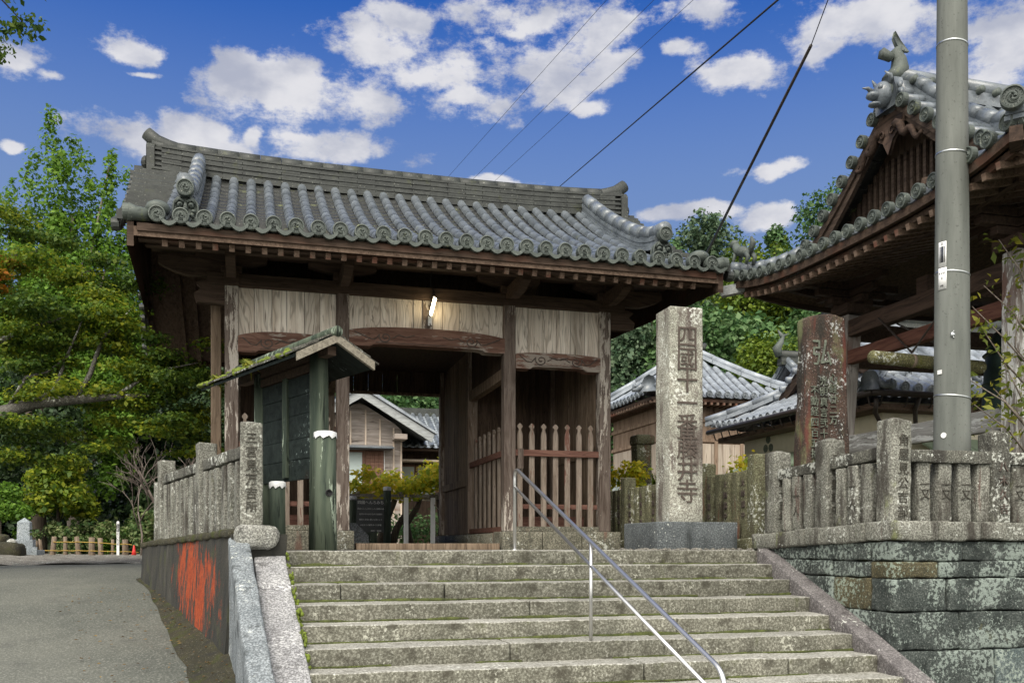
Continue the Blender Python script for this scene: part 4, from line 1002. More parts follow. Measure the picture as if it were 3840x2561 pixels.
# ================================================================== RED STELE
sv = thing('stone_stele', (6.93, 10.35, .2), 'red and green stained stone slab carved with columns of characters, beside the bell tower', 'stele', rz=R(-4))
def stx(p):
    f = p.z / 2.75; wf = 1.0 - .2 * f; z = p.z
    if p.z > 2.5: z = p.z - .22 * max(0, abs(p.x - .03) - .12) ** 1.0 + .03 * mnoise.noise(Vector((p.x * 6, p.y * 6, 0)))
    return Vector((p.x * wf + .03 * mnoise.noise(Vector((0, p.y, p.z * 2))) * (abs(p.x) > .2), p.y * wf, z))
s_ = MB().rough((-.33, -.15, 0), (.33, .17, 2.75), .035, .07, .015, 3, 140, stx).build('slab', 'stele', sv, True)
text(vertical('弘'), .36, 'ink_green', 'inscription', s_, (-.07, -.128, 2.42), (R(90 - .6), 0, 0), .008, 1, .8)
for x, s, z in ((.075, '心経廿二万', 2.0), (-.055, '光明真言弐十五百', 1.96), (-.18, '不動経四百五拾八万人', 1.84)):
    text(vertical(s), .125, 'ink_green', 'inscription', s_, (x, -.142, z), (R(90 - .6), 0, 0), .008, 1.05, .9)
# ================================================================== SQUARE LANTERN POST BEHIND THE FENCE
lpst = thing('stone_post', (7.1, 16.4, 0), 'square stone post with a flat cap behind the mossy fence, left of the pillar', 'stone post')
q = fence_post(lpst, 0, 0, .0, 1.95, .30, 'fence_old', 150, 0, 'shaft')
engrave(q, '大正四年', .17, 1.6, 'front', .004, .3, 'ink', .05, 1.3)
MB().rough((-.19, -.19, 1.95), (.19, .19, 2.14), .05, .06, .01, 4, 151).build('cap', 'fence_old', lpst, True)

# ================================================================== HIP-AND-GABLE ROOFS (ridge along x, gables facing -x and +x)
def irimoya(root, hx, hy, ze, prof, gd, pitch, r, cov_m, pan_m, upt=.28, seg=.27, disc=None, far=False):
    H = min(hx, hy)
    up = lambda t, L: upt * min(1.0, abs(t) / L) ** 3.2
    upx = lambda t, d: up(t, hy) * max(0, 1 - d / 1.6); upy = lambda t, d: up(t, hx) * max(0, 1 - d / 1.6)
    c = MB(); pn = MB()
    for s in (-1, 1):
        n = int(2 * (hy - .1) / pitch); rows = [(-hy + .1 + 2 * (hy - .1) * k / n) for k in range(n + 1)]
        if s > 0 and far: pass
        rws = [(t, 0.0, max(.12, min(gd, hy - abs(t)))) for t in rows]
        tiled(c, pn, (s * hx, 0, ze), (0, 1), (-s, 0), rws, prof, r, pitch, seg, upx, 6 if not far else 4)
        if s < 0: west = rows
        n = int(2 * (hx - .1) / pitch); rows = [(-hx + .1 + 2 * (hx - .1) * k / n) for k in range(n + 1)]
        rws = [(t, 0.0, max(.12, min(hy, hx - abs(t) if hx - abs(t) < gd * .72 else hy))) for t in rows]
        tiled(c, pn, (0, s * hy, ze), (1, 0), (0, -s), rws, prof, r, pitch, seg * (1 if s < 0 else 2), upy, 6 if not far else 4)
        if s < 0: south = rows
    rf = c.build('tile_roof', cov_m, root, True); pn.build('pan_tiles', pan_m, rf)
    if disc is not None:
        for t in west:
            o = bpy.data.objects.new('eave_disc', disc); COL.objects.link(o); o.parent = rf; o.location = (-hx - .05, t, ze + prof(0) + up(t, hy) + r * .8); o.rotation_euler = (0, random.uniform(-3, 3) * 0, R(-90))
        for t in south:
            o = bpy.data.objects.new('eave_disc', disc); COL.objects.link(o); o.parent = rf; o.location = (t, -hy - .05, ze + prof(0) + up(t, hx) + r * .8)
    return rf, up
def ridge_line(root, pts, w_, h_, m, name='hip_ridge', cap=True, lev=3):
    mb = MB()
    for lv in range(lev):
        ww = w_ * (1 - .12 * lv)
        for a, b in zip(pts[:-1], pts[1:]):
            a, b = Vector(a), Vector(b); z = Vector((0, 0, h_ * (lv + .5) / lev)); mb.beam(a + z, a + z + (b - a) * .985, ww, h_ / lev * .9)
    o = mb.build(name, m, root)
    if cap:
        mb = MB()
        for a, b in zip(pts[:-1], pts[1:]): mb.tube([Vector(a) + Vector((0, 0, h_)), Vector(b) + Vector((0, 0, h_ - .004))], [w_ * .5, w_ * .46], 10)
        mb.build('ridge_cap_tiles', m, o, True)
    return o
# ---------------------------------------------------------------- bell tower
bt = thing('bell_tower', (10.1, 10.45, 0), 'open bell tower with upturned tiled roof and fish ornament, behind the utility pole', 'bell tower')
HX, HY, ZE, GD = 2.8, 2.85, 3.98, .95
bprof = lambda d: .40 * d + .10 * d * d
dmb = disc_mesh('eave_disc', .088, .07)
rf, bup = irimoya(bt, HX, HY, ZE, bprof, GD, .256, .078, 'tile', 'tile_pan', .27, .27, dmb)
VX = -2.12
# gable: verge discs, barge boards, lattice, pendant
vt = MB()
for s in (-1, 1):
    for q in range(9):
        d = .98 + 1.8 * q / 8; y = s * (HY - d); z = ZE + bprof(d) + .07
        vt.tube([(VX, y, z), (VX + .45, y, z + .03)], [.075, .068], 12)
        o = bpy.data.objects.new('verge_disc', dmb); COL.objects.link(o); o.parent = rf; o.location = (VX - .05, y, z); o.rotation_euler = (0, 0, R(-90))
    pts = [(HY - d, ZE + bprof(d)) for d in [.85 + 1.98 * k / 10 for k in range(11)]]
    poly = [(s * a, z + .03) for a, z in pts] + [(s * a, z - .30 + .12 * (i / 10)) for i, (a, z) in reversed(list(enumerate(pts)))]
    MB().prism(poly, 0, VX + .06, VX + .12).build('barge_board', 'gable_wood', bt)
    poly = [(s * a, z + .01) for a, z in pts] + [(s * a, z - .12) for a, z in reversed(pts)]
    MB().prism(poly, 0, VX + .025, VX + .058).build('barge_board', 'gable_wood', bt)
vt.build('verge_tiles', 'tile', rf, True)
MB().prism([(-1.9, ZE + .40), (1.9, ZE + .40), (.05, ZE + 1.84), (-.05, ZE + 1.84)], 0, VX + .42, VX + .46).build('gable_wall', 'dark_board', bt)
lt = MB()
for k in range(-13, 14):
    y = k * .125; top = ZE + .45 + (1.85 - abs(y)) * .70; lt.box(VX + .36, VX + .40, y - .025, y + .025, ZE + .47, min(top, ZE + 1.3))
lt.box(VX + .33, VX + .41, -1.9, 1.9, ZE + .42, ZE + .50)
lt.build('gable_lattice', 'gable_wood', bt)
gg = MB(); gz_ = ZE + 1.58
gg.prism([(-.30, .0), (-.12, .10), (.12, .10), (.30, 0), (.22, -.16), (.10, -.24), (0, -.42), (-.10, -.24), (-.22, -.16)], 0, VX + .0, VX + .05); gg.v = [(a, b, c + gz_) for a, b, c in gg.v]
for s in (-1, 1):
    pts = [(VX - .01, s * (.16 + .5 * f), gz_ - .10 - .34 * f + .05 * math.sin(f * 14)) for f in [q / 14 for q in range(15)]]
    gg.tube(pts, [.06 - .035 * q / 14 for q in range(15)], 6)
    gg.tube([(VX - .02, s * (.10 + .07 * math.cos(q * .6) * (1 - q / 14)), gz_ - .14 + .07 * math.sin(q * .6) * (1 - q / 14)) for q in range(12)], .014, 5)
gg.build('gable_pendant', 'tower_dark', bt, True)
# ridges
zr = ZE + bprof(HY) - .02
ridge_line(bt, [(VX + .1, 0, zr), (-1, 0, zr), (1, 0, zr), (2.0, 0, zr)], .24, .26, 'tile', 'main_ridge', True, 4)
mb = MB()
for k in range(14): mb.tube([(VX + .3 + .26 * k, -.17, zr + .19), (VX + .3 + .26 * k, .17, zr + .19)], .05, 10)
mb.build('ridge_discs', 'tile_disc', bt, True)
for sy in (-1, 1):
    pts = []
    for k in range(7):
        f = k / 6; x = VX + .05 - (HX - .0 + VX - .02) * f * 1.0; x = -2.05 - .78 * f; d = HX + x if True else 0; y = sy * (HY - max(d, 0.0)); pts.append((x, y, ZE + bprof(max(d, 0)) + .27 * (f ** 2) + .02))
    ridge_line(bt, pts, .19, .17, 'tile', 'hip_ridge', True, 3)
    o = bpy.data.objects.new('ridge_disc', dmb); COL.objects.link(o); o.parent = bt; o.location = (-2.93, sy * 2.93, ZE + .27 + .2); o.rotation_euler = (0, 0, R(-45) if sy < 0 else R(-135)); o.scale = (1.3, 1.3, 1.3)
    pts = [(VX + .38, sy * (HY - d), ZE + bprof(d) + .05 + (.1 if d < 1.2 else 0)) for d in [.95 + 1.85 * k / 8 for k in range(9)]]
    ridge_line(bt, pts, .18, .22, 'tile', 'descending_ridge', True, 3)
demon = MB()
demon.prism([(-.24, -.05), (.24, -.05), (.27, .2), (.2, .42), (0, .5), (-.2, .42), (-.27, .2)], 0, VX - .05, VX + .12); demon.v = [(a, b, c + zr) for a, b, c in demon.v]
hx_ = VX - .08
demon.ball((hx_ - .02, 0, zr + .2), (.17, .19, .21), 10, 8); demon.ball((hx_ - .2, 0, zr + .16), (.12, .11, .07), 8, 6); demon.ball((hx_ - .17, 0, zr + .02), (.11, .1, .04), 8, 6)
demon.tube([(hx_ - .22, 0, zr + .22), (hx_ - .3, 0, zr + .27), (hx_ - .40, 0, zr + .26)], [.045, .03, .008], 8)
for s in (-1, 1):
    demon.ball((hx_ - .13, s * .1, zr + .27), .045); demon.tube([(hx_ + .05, s * .13, zr + .34), (hx_ - .02, s * .19, zr + .44), (hx_ - .1, s * .16, zr + .50)], [.05, .035, .01], 7)
    for q in range(3): demon.tube([(hx_ + .12, s * (.16 + .02 * q), zr + .3 - .12 * q), (hx_ + .10, s * (.28 + .03 * q), zr + .28 - .12 * q), (hx_ + .08, s * (.30 + .05 * q), zr + .2 - .12 * q)], [.05, .045, .02], 8)
demon.v = [(VX + (p[0] - VX) * .8, p[1] * .8, zr - .16 + (p[2] - zr) * .8) for p in demon.v]
demon.build('demon_head', 'tile', bt, True)
fish = MB(); fx = VX + .12
fish.tube([(fx - .10, 0, zr + .45), (fx - .02, 0, zr + .56), (fx + .06, 0, zr + .72), (fx + .05, 0, zr + .92), (fx + .0, 0, zr + 1.08), (fx + .06, 0, zr + 1.2)], [.11, .13, .12, .095, .07, .04], 10)
fish.add([(fx + .03, -.03, zr + 1.12), (fx - .04, -.02, zr + 1.34), (fx - .0, 0, zr + 1.52), (fx + .1, .02, zr + 1.36), (fx + .24, .03, zr + 1.16), (fx + .12, .02, zr + 1.14),
          (fx + .03, .03, zr + 1.12), (fx - .04, .03, zr + 1.34), (fx - .0, .04, zr + 1.52), (fx + .1, .06, zr + 1.36), (fx + .24, .07, zr + 1.16), (fx + .12, .06, zr + 1.14)],
         [(0, 1, 2, 3, 4, 5), (11, 10, 9, 8, 7, 6)] + [(k, (k + 1) % 6, 6 + (k + 1) % 6, 6 + k) for k in range(6)])
for q in range(5): fish.tube([(fx + .12 - .01 * q, 0, zr + .6 + .12 * q), (fx + .2 - .015 * q, 0, zr + .68 + .12 * q)], [.05, .005], 6)
fish.add([(fx - .02, .03, zr + .98), (fx - .22, .05, zr + 1.08), (fx - .24, .05, zr + .92), (fx - .08, .03, zr + .86), (fx - .02, -.03, zr + .98), (fx - .22, -.05, zr + 1.08), (fx - .24, -.05, zr + .92), (fx - .08, -.03, zr + .86)],
         [(0, 1, 2, 3), (7, 6, 5, 4), (0, 4, 5, 1), (1, 5, 6, 2), (2, 6, 7, 3), (3, 7, 4, 0)])
fish.v = [(fx + (p[0] - fx) * .98, p[1] * 1.05, zr + .20 + (p[2] - zr - .45) * .62) for p in fish.v]
fish.build('fish_ornament', 'tile_disc', bt, True)
an = MB(); ax_, ay, azz = -2.72, 2.74, ZE + .47
an.tube([(ax_ + .05, ay - .2, azz + .12), (ax_, ay - .06, azz + .2), (ax_ - .02, ay + .06, azz + .24), (ax_ - .02, ay + .12, azz + .34)], [.06, .085, .075, .06], 8)
an.ball((ax_ - .02, ay + .17, azz + .38), (.065, .09, .065)); an.tube([(ax_ + .05, ay - .2, azz + .14), (ax_ + .06, ay - .27, azz + .28), (ax_ + .06, ay - .22, azz + .38)], [.04, .05, .02], 7)
for s in (-1, 1):
    an.tube([(ax_ + s * .05, ay + .06, azz + .22), (ax_ + s * .06, ay + .12, azz + .1), (ax_ + s * .06, ay + .14, azz - .02)], [.035, .028, .025], 6)
    an.tube([(ax_ + .04 + s * .05, ay - .18, azz + .14), (ax_ + .05 + s * .06, ay - .24, azz + .06), (ax_ + .04 + s * .06, ay - .2, azz - .04)], [.045, .035, .025], 6)
an.build('beast_ornament', 'tile_disc', bt, True)
# eave boards, rafters, soffit
def eave_run(name, m, inset, z_off, w_, h_):
    for axis in (0, 1):
        for s in (-1, 1):
            if s > 0 and axis == 0: continue
            mb = MB(); L = (HY if axis == 0 else HX) - inset
            for k in range(14):
                a, b = -L + 2 * L * k / 14, -L + 2 * L * (k + 1) / 14
                za, zb_ = ZE + z_off + bup(a, HY) * .95, ZE + z_off + bup(b, HY) * .95
                p = (s * (HX - inset), a, za) if axis == 0 else (a, s * (HY - inset), za)
                q = (s * (HX - inset), b, zb_) if axis == 0 else (b, s * (HY - inset), zb_)
                mb.beam(p, q, w_, h_)
            mb.build(name, m, bt)
eave_run('eave_board', 'fascia', .03, -.07, .06, .10); eave_run('eave_board', 'fascia', .13, -.155, .06, .075); eave_run('eave_board', 'tower_dark', .62, -.10, .09, .10)
mb = MB(); mb.beam((-HX + .05, 0, -.235), (-1.2, 0, .12), .06, .075); rmesh = mb.mesh('rafter', 'rafter'); rmesh.materials.append(M['rafter_end']); rmesh.polygons[0].material_index = 1
for axis in (0, 1):
    for k in range(27):
        t = -2.55 + 5.1 * k / 26
        o = bpy.data.objects.new('rafter', rmesh); COL.objects.link(o); o.parent = bt
        if axis == 0: o.location = (0, t, ZE + bup(t, HY)); 
        else: o.location = (t, 0, ZE + bup(t, HX)); o.rotation_euler = (0, 0, R(90))
        if axis == 0 and abs(t) > 1.3: o.rotation_euler = (0, 0, 0)
sf = MB()
def ring(h, z): return [(-h * HX / 2.8, -h * HY / 2.8, z), (h * HX / 2.8, -h * HY / 2.8, z), (h * HX / 2.8, h * HY / 2.8, z), (-h * HX / 2.8, h * HY / 2.8, z)]
for axis in (0, 1):
    for s in (-1, 1):
        vs = []; n = 12
        for d, z in ((.1, -.15), (1.1, .2), (2.6, .9)):
            for k in range(n + 1):
                t = -1 + 2 * k / n; L = 2.82 - d * .98; u = t * L; zz = ZE + z + bup(t * 2.8, 2.8) * max(0, 1 - d / 1.2)
                vs.append((s * (HX - d), u, zz) if axis == 0 else (u, s * (HY - d), zz))
        m_ = n + 1; sf.add(vs, [(q * m_ + k, q * m_ + k + 1, (q + 1) * m_ + k + 1, (q + 1) * m_ + k) for q in (0, 1) for k in range(n)])
sf.build('soffit', 'dark_board', bt)
for sx in (-1, 1):
    for sy in (-1, 1):
        MB().beam((sx * 2.93, sy * 2.97, ZE + .09), (sx * 1.2, sy * 1.2, ZE + .25), .12, .15).build('hip_rafter', 'barge_grey' if (sx, sy) == (-1, 1) else 'tower_dark', bt)
        # posts lean slightly inward
        a = Vector((sx * 1.72, sy * 1.72, .2)); b = Vector((sx * 1.56, sy * 1.58, 3.45))
        MB().beam(a, b, .25, .25, (0, 1, 0)).build('post', 'silver_post', bt, bevel=.02)
        bb = MB(); bb.box(sx * 1.56 - .2, sx * 1.56 + .2, sy * 1.58 - .2, sy * 1.58 + .2, 3.46, 3.60)
        for q in range(3):
            l_ = .35 + .22 * q; zq = 3.61 + .11 * q
            bb.box(sx * 1.56 - l_, sx * 1.56 + l_, sy * 1.58 - .06, sy * 1.58 + .06, zq, zq + .10); bb.box(sx * 1.56 - .058, sx * 1.56 + .058, sy * 1.58 - l_, sy * 1.58 + l_, zq + .002, zq + .098)
        bb.build('bracket', 'tower_dark', bt, bevel=.01)
        nz_ = MB(); nz_.prism([(0, 0), (.34, .03), (.40, .12), (.3, .22), (0, .22)], 0, -.07, .07)
        o = nz_.build('carved_nosing', 'silver_beam', bt, True, .01); o.location = (sx * 1.57, sy * 1.66, 3.05); o.scale = (1, sy, 1)
for s in (-1, 1):
    MB().box(s * 1.6 - .08, s * 1.6 + .08, -1.55, 1.55, 3.12, 3.36).build('tie_beam', 'tower_dark', bt, bevel=.012)
    MB().box(s * 1.62 - .06, s * 1.62 + .06, -1.58, 1.58, 2.72, 2.92).build('tie_beam', 'tower_red', bt, bevel=.012)
    MB().box(s * 1.66 - .06, s * 1.66 + .06, -1.6, 1.6, 1.40, 1.66).build('tie_beam', 'silver_beam', bt, bevel=.012)
    MB().box(-1.55, 1.55, s * 1.6 - .08, s * 1.6 + .08, 3.10, 3.34).build('tie_beam', 'tower_dark', bt, bevel=.012)
    MB().box(-1.58, 1.58, s * 1.62 - .06, s * 1.62 + .06, 2.70, 2.90).build('tie_beam', 'tower_dark', bt, bevel=.012)
MB().box(-1.6, 1.6, -.1, .1, 3.37, 3.6).build('bell_beam', 'tower_dark', bt)
MB().box(-2.3, 2.3, -2.3, 2.3, .0, .24).build('floor_slab', 'fence_old', bt, bevel=.02)
bl_ = thing('temple_bell', (10.1, 10.45, 1.75), 'large dark green bronze bell hanging inside the bell tower', 'bell')
MB().lathe([(.50, 0), (.52, .06), (.49, .12), (.47, .45), (.45, .8), (.41, 1.05), (.33, 1.22), (.18, 1.32), (.05, 1.36)], n=28).build('body', 'bell', bl_, True)
bd = MB()
for z in (.14, .5, .9): bd.lathe([(.485 - .03 * z, z), (.505 - .03 * z, z + .02), (.485 - .03 * z, z + .04)], n=28)
bd.build('bands', 'bell', bl_, True); MB().tube([(-.1, 0, 1.32), (-.08, 0, 1.5), (.08, 0, 1.5), (.1, 0, 1.32)], .04, 8).build('crown_loop', 'bell', bl_, True)
lg = thing('striking_log', (8.6, 10.45, 2.5), 'mossy round striking log hung on chains beside the bell', 'log')
MB().tube([(-.88, 0, .0), (-.86, 0, .0), (.85, 0, -.05), (.87, 0, -.05)], [.07, .085, .088, .075], 14).build('log', 'mossy_log', lg, True)
for (px_, py_) in ((-.25, .0), (.5, .0)):
    MB().tube([(px_ - .02, 0, -.02), (px_ + .02, 0, -.02)], .094, 12).build('band', 'rust', lg, True)
    for s in (-1, 1):
        ch = MB(); a = Vector((px_, 0, .09)); b = Vector((-.15 + px_ * .2, s * .75, .72)); n = 16
        for k in range(n):
            p = a.lerp(b, (k + .5) / n); d = (b - a).normalized() * .03; ch.tube([p - d, p + d], .012 if k % 2 else .016, 5)
        ch.build('chain', 'copper', lg)

# ================================================================== UTILITY POLE AND WIRES
up_ = thing('utility_pole', (7.2, 8.38, 0), 'tall round concrete utility pole with step bolts, metal straps and two number plates', 'utility pole')
MB().lathe([(.187, 0), (.185, 1.1), (.150, 5.9), (.138, 8.6)], n=32).build('shaft', 'pole', up_, True)
pr = lambda z: .187 - .0073 * (z - 1.1)
for z in (1.62, 2.93, 4.2, 5.37):
    o = MB().lathe([(pr(z) + .001, 0), (pr(z) + .004, .002), (pr(z) + .004, .016), (pr(z) + .001, .018)], n=32).build('strap', 'galv', up_, True); o.location = (0, 0, z); o.rotation_euler = (R(3), R(7), 0)
for k, (z, s, m) in enumerate(((4.73, -1, 'rust'), (4.45, -1, 'rust'), (4.08, 1, 'galv'), (3.47, 1, 'galv'), (2.62, -1, 'rust'), (2.48, 1, 'galv'), (5.2, 1, 'rust'), (1.75, 1, 'rust'))):
    d = Vector((.964 * s, .267 * s - .25, 0)).normalized(); a = d * (pr(z) - .01); b = d * (pr(z) + .14)
    MB().tube([a, b + Vector((0, 0, .005)), b + Vector((0, 0, .03))], [.009, .009, .009], 8).ball(b + Vector((0, 0, .02)), .016).build('step_bolt', m, up_, True)
def plate(z0, z1, w_, m, ang):
    mb = MB(); vs = []; n = 6
    for z in (z0, z1):
        for k in range(n + 1):
            a = ang + (-.5 + k / n) * w_ / pr(z0); vs.append(((pr(z) + .004) * math.sin(a), -(pr(z) + .004) * math.cos(a), z))
    vs += [(x * .985, y * .985, z) for x, y, z in vs]
    m_ = n + 1; mb.add(vs, [(k, k + 1, m_ + k + 1, m_ + k) for k in range(n)] + [(3 * m_ + k, 3 * m_ + k + 1, 2 * m_ + k + 1, 2 * m_ + k) for k in range(n)] + [(0, m_, 3 * m_, 2 * m_), (n, 2 * m_ + n, 3 * m_ + n, m_ + n)] + [(k, 2 * m_ + k, 2 * m_ + k + 1, k + 1) for k in range(n)] + [(m_ + k, m_ + k + 1, 3 * m_ + k + 1, 3 * m_ + k) for k in range(n)])
    return mb.build('plate', m, up_, True)
AN = -1.28
pw = plate(2.76, 2.99, .095, 'white_paint', AN); pb = plate(2.998, 3.265, .09, 'white_paint', AN)
plate(3.045, 3.215, .064, 'blue_plate', AN).parent = pb
for q in up_.children:
    pass
def on_pole(s, size, z, m, parent, depth=.0015):
    rr = pr(z) + .007; return text(s, size, m, 'lettering', parent, (rr * math.sin(AN), -rr * math.cos(AN), z), (R(90), 0, AN), depth)
on_pole('ミシロ', .026, 2.945, 'black', pw); on_pole('2', .032, 2.895, 'black', pw); on_pole('M5', .026, 2.81, 'black', pw)
on_pole('○', .035, 3.258, 'blue_plate', pb)
b_ = MB(); b_.ball((0, 0, 0), (.03, .015, .03)); b_.ball((0, -.01, .032), .008); b_.ball((0, -.01, -.032), .008)
o = b_.build('bolt_cap', 'galv', up_, True); o.location = (pr(2.1) * math.sin(-.66), -pr(2.1) * math.cos(-.66), 2.27)
o = MB().lathe([(.001, 0), (.03, 0), (.03, .004), (.001, .004)], n=16).build('round_tag', 'white_paint', up_); o.rotation_euler = (R(90), 0, -1.15); o.location = ((pr(1.2) + .001) * math.sin(-1.15), -(pr(1.2) + .001) * math.cos(-1.15), 1.217)
o = MB().box(-.028, .028, -.004, 0, -.022, .022).build('small_label', 'white_paint', up_); o.location = ((pr(1.9) + .003) * math.sin(-1.4), -(pr(1.9) + .003) * math.cos(-1.4), 1.89); o.rotation_euler = (0, 0, -1.4)
def cable(name, a, b, r, m, label, sagz=.0, n=12):
    a = Vector(a); b = Vector(b); o = thing(name, a, label, 'cable')
    pts = [(b - a) * (k / n) - Vector((0, 0, sagz * 4 * (k / n) * (1 - k / n))) for k in range(n + 1)]
    MB().tube(pts, r, 6).build('wire', m, o, True); return o
cable('overhead_cable', (9.22, 28.6, 11.33), (5.4, 8.5, 5.83), .0115, 'black', 'thick black cable crossing the sky down to the gate ridge, right of the thin wires', .0)
cable('overhead_cable', (6.69, 33.4, 13.26), (8.1, 20.5, 12.95), .0055, 'black', 'thin overhead wire, leftmost of the three above the gate ridge', .0)
cable('overhead_cable', (7.51, 33.2, 13.15), (9.18, 20.2, 12.95), .0055, 'black', 'thin overhead wire, middle one of the three above the gate ridge', .0)
cable('overhead_cable', (8.24, 33.0, 13.07), (10.07, 20.0, 12.95), .0055, 'black', 'thin overhead wire, rightmost of the three above the gate ridge', .0)
gw = cable('guy_wire', (8.624, 13.175, 8.061), (7.9, 11.5, 7.97), .008, 'black', 'guy wire with a long brown sleeve rising from behind the gate roof corner', .0)
MB().tube([(0, 0, 0), (11.5 - 8.624, 22.8 - 13.175, 7.44 - 8.061)], [.027, .036], 8).build('sleeve', 'copper', gw, True)

# ================================================================== HALLS BEHIND THE RIGHT FENCE
def walls(root, x0, x1, y0, y1, z0, z1, m, n=0):
    MB().box(x0, x1, y0, y1, z0, z1).build('wall', m, root)
# hall with green awnings, gable facing left
hb = thing('temple_hall', (14.05, 16.25, 0), 'temple hall with pale tiled roof, cream walls and green awnings behind the bell tower', 'hall')
fb = lambda d: .50 * d + .045 * d * d
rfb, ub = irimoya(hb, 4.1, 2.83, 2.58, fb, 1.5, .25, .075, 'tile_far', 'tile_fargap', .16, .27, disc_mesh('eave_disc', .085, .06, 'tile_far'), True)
walls(hb, -3.55, 3.6, -2.35, 2.35, 0, 2.55, 'cream'); 
MB().box(-4.0, 4.0, -2.72, 2.72, 2.36, 2.46).build('eave_soffit', 'rafter', hb)
for a, b in (((-4.16, -2.9, 2.60), (-4.16, 2.9, 2.60)), ((-4.16, -2.9, 2.60), (4.1, -2.9, 2.60))):
    MB().tube([a, b], .055, 8).build('gutter', 'copper', hb, True)
br = MB().tube([(0, 0, .16), (.05, 0, .02), (.2, 0, 0)], .014, 5).mesh('gutter_bracket', 'copper')
for k in range(31):
    o = bpy.data.objects.new('gutter_bracket', br); COL.objects.link(o); o.parent = hb
    if k < 17: o.location = (-4.1, -2.7 + .34 * k, 2.40)
    else: o.location = (-3.9 + .5 * (k - 17), -2.82, 2.40); o.rotation_euler = (0, 0, R(90))
MB().tube([(-4.0, -2.8, 2.52), (-3.95, -2.7, 2.3), (-3.6, -2.42, 2.1), (-3.6, -2.42, 0)], .04, 8).build('downpipe', 'copper', hb, True)
MB().tube([(-3.2, -2.85, 2.55), (-3.2, -2.75, 2.36), (-2.9, -2.4, 2.05)], .04, 8).build('downpipe', 'copper', hb, True)
gt = MB().prism([(-2.0, 2.58 + .72), (2.0, 2.58 + .72), (0, 2.58 + 1.95)], 0, -2.75, -2.70); gt.build('gable_wall', 'house_trim', hb)
lt = MB()
for k in range(-12, 13): lt.box(-2.80, -2.755, k * .14 - .03, k * .14 + .03, 3.32, 3.32 + max(0, (1.9 - abs(k * .14)) * .55))
lt.build('gable_lattice', 'rafter_end', hb)
for s in (-1, 1):
    pts = [(2.83 - d, 2.58 + fb(d)) for d in [.85 + 1.98 * k / 8 for k in range(9)]]
    MB().prism([(s * a, z + .02) for a, z in pts] + [(s * a, z - .24) for a, z in reversed(pts)], 0, -3.12, -3.04).build('barge_board', 'gable_wood', hb)
    vt = MB()
    for q in range(9): d = .9 + 1.88 * q / 8; vt.tube([(-3.2, s * (2.83 - d), 2.58 + fb(d) + .05), (-2.8, s * (2.83 - d), 2.58 + fb(d) + .07)], .07, 8)
    vt.build('verge_tiles', 'tile_far', hb, True)
    ridge_line(hb, [(-2.95, s * (2.83 - d), 2.58 + fb(d) + .06) for d in [.95, 1.4, 1.9, 2.4, 2.8]], .2, .16, 'tile_far', 'descending_ridge')
    ridge_line(hb, [(-4.15 + d, s * (2.85 - d), 2.58 + fb(d) + .05 + .12 * max(0, 1 - d)) for d in (-.05, .3, .7, 1.15)], .18, .14, 'tile_far', 'hip_ridge')
ridge_line(hb, [(-3.1, 0, 2.58 + fb(2.83)), (3.1, 0, 2.58 + fb(2.83))], .26, .3, 'tile_ridge', 'main_ridge')
ridge_line(hb, [(-1.6, -(2.83 - d), 2.58 + fb(d) + .06) for d in [.75, 1.2, 1.9, 2.7]], .2, .14, 'tile_far', 'descending_ridge')
def scroll(root, loc, rz, k=1.0):
    m_ = MB(); m_.prism([(-.12, -.02), (.12, -.02), (.12, .14), (.08, .22), (0, .26), (-.08, .22), (-.12, .14)], 1, -.04, .05)
    for s in (-1, 1): m_.tube([(s * .12, -.03, .10), (s * .2, -.03, .02), (s * .28, -.03, .02), (s * .27, -.03, .09), (s * .21, -.03, .08)], [.05, .05, .04, .035, .02], 7)
    m_.v = [(a * k, b * k, c * k) for a, b, c in m_.v]
    o = m_.build('ridge_end_tile', 'tile', root, True); o.location = loc; o.rotation_euler = (0, 0, rz)
scroll(hb, (-4.18, -2.88, 2.66), R(-45), 1.2); scroll(hb, (-1.6, -2.05, 3.05), 0, 1.2); scroll(hb, (-2.95, -1.9, 3.1), 0, 1.1)
for (n_, mt, pts) in (('awning', 'awning', [(-3.56, 1.95), (-4.25, 1.60), (-4.25, 1.56), (-3.56, 1.91)]),):
    mb = MB()
    for k in range(18):
        y0 = -1.7 + 3.6 * k / 18; mb.prism(pts, 1, y0, y0 + .185)
    mb.build('awning', mt, hb)
mb = MB()
for k in range(14): mb.prism([(-2.36, 1.95), (-3.0, 1.62), (-3.0, 1.58), (-2.36, 1.91)], 0, -2.9 + .45 * k, -2.9 + .45 * k + .43)
mb.build('awning', 'awning', hb)
cr = MB()
for k in range(3):
    a = k * 2.094 + 1.57; cr.lathe([(.0, 0), (.085, 0), (.085, .01), (.0, .01)], n=12)
    cr.v[-48:] = [(.0 - z, .12 * math.cos(a) + x, .12 * math.sin(a) + y) for x, y, z in cr.v[-48:]]
o = cr.build('crest', 'ink_green', hb); o.location = (-3.553, 1.35, 2.18)
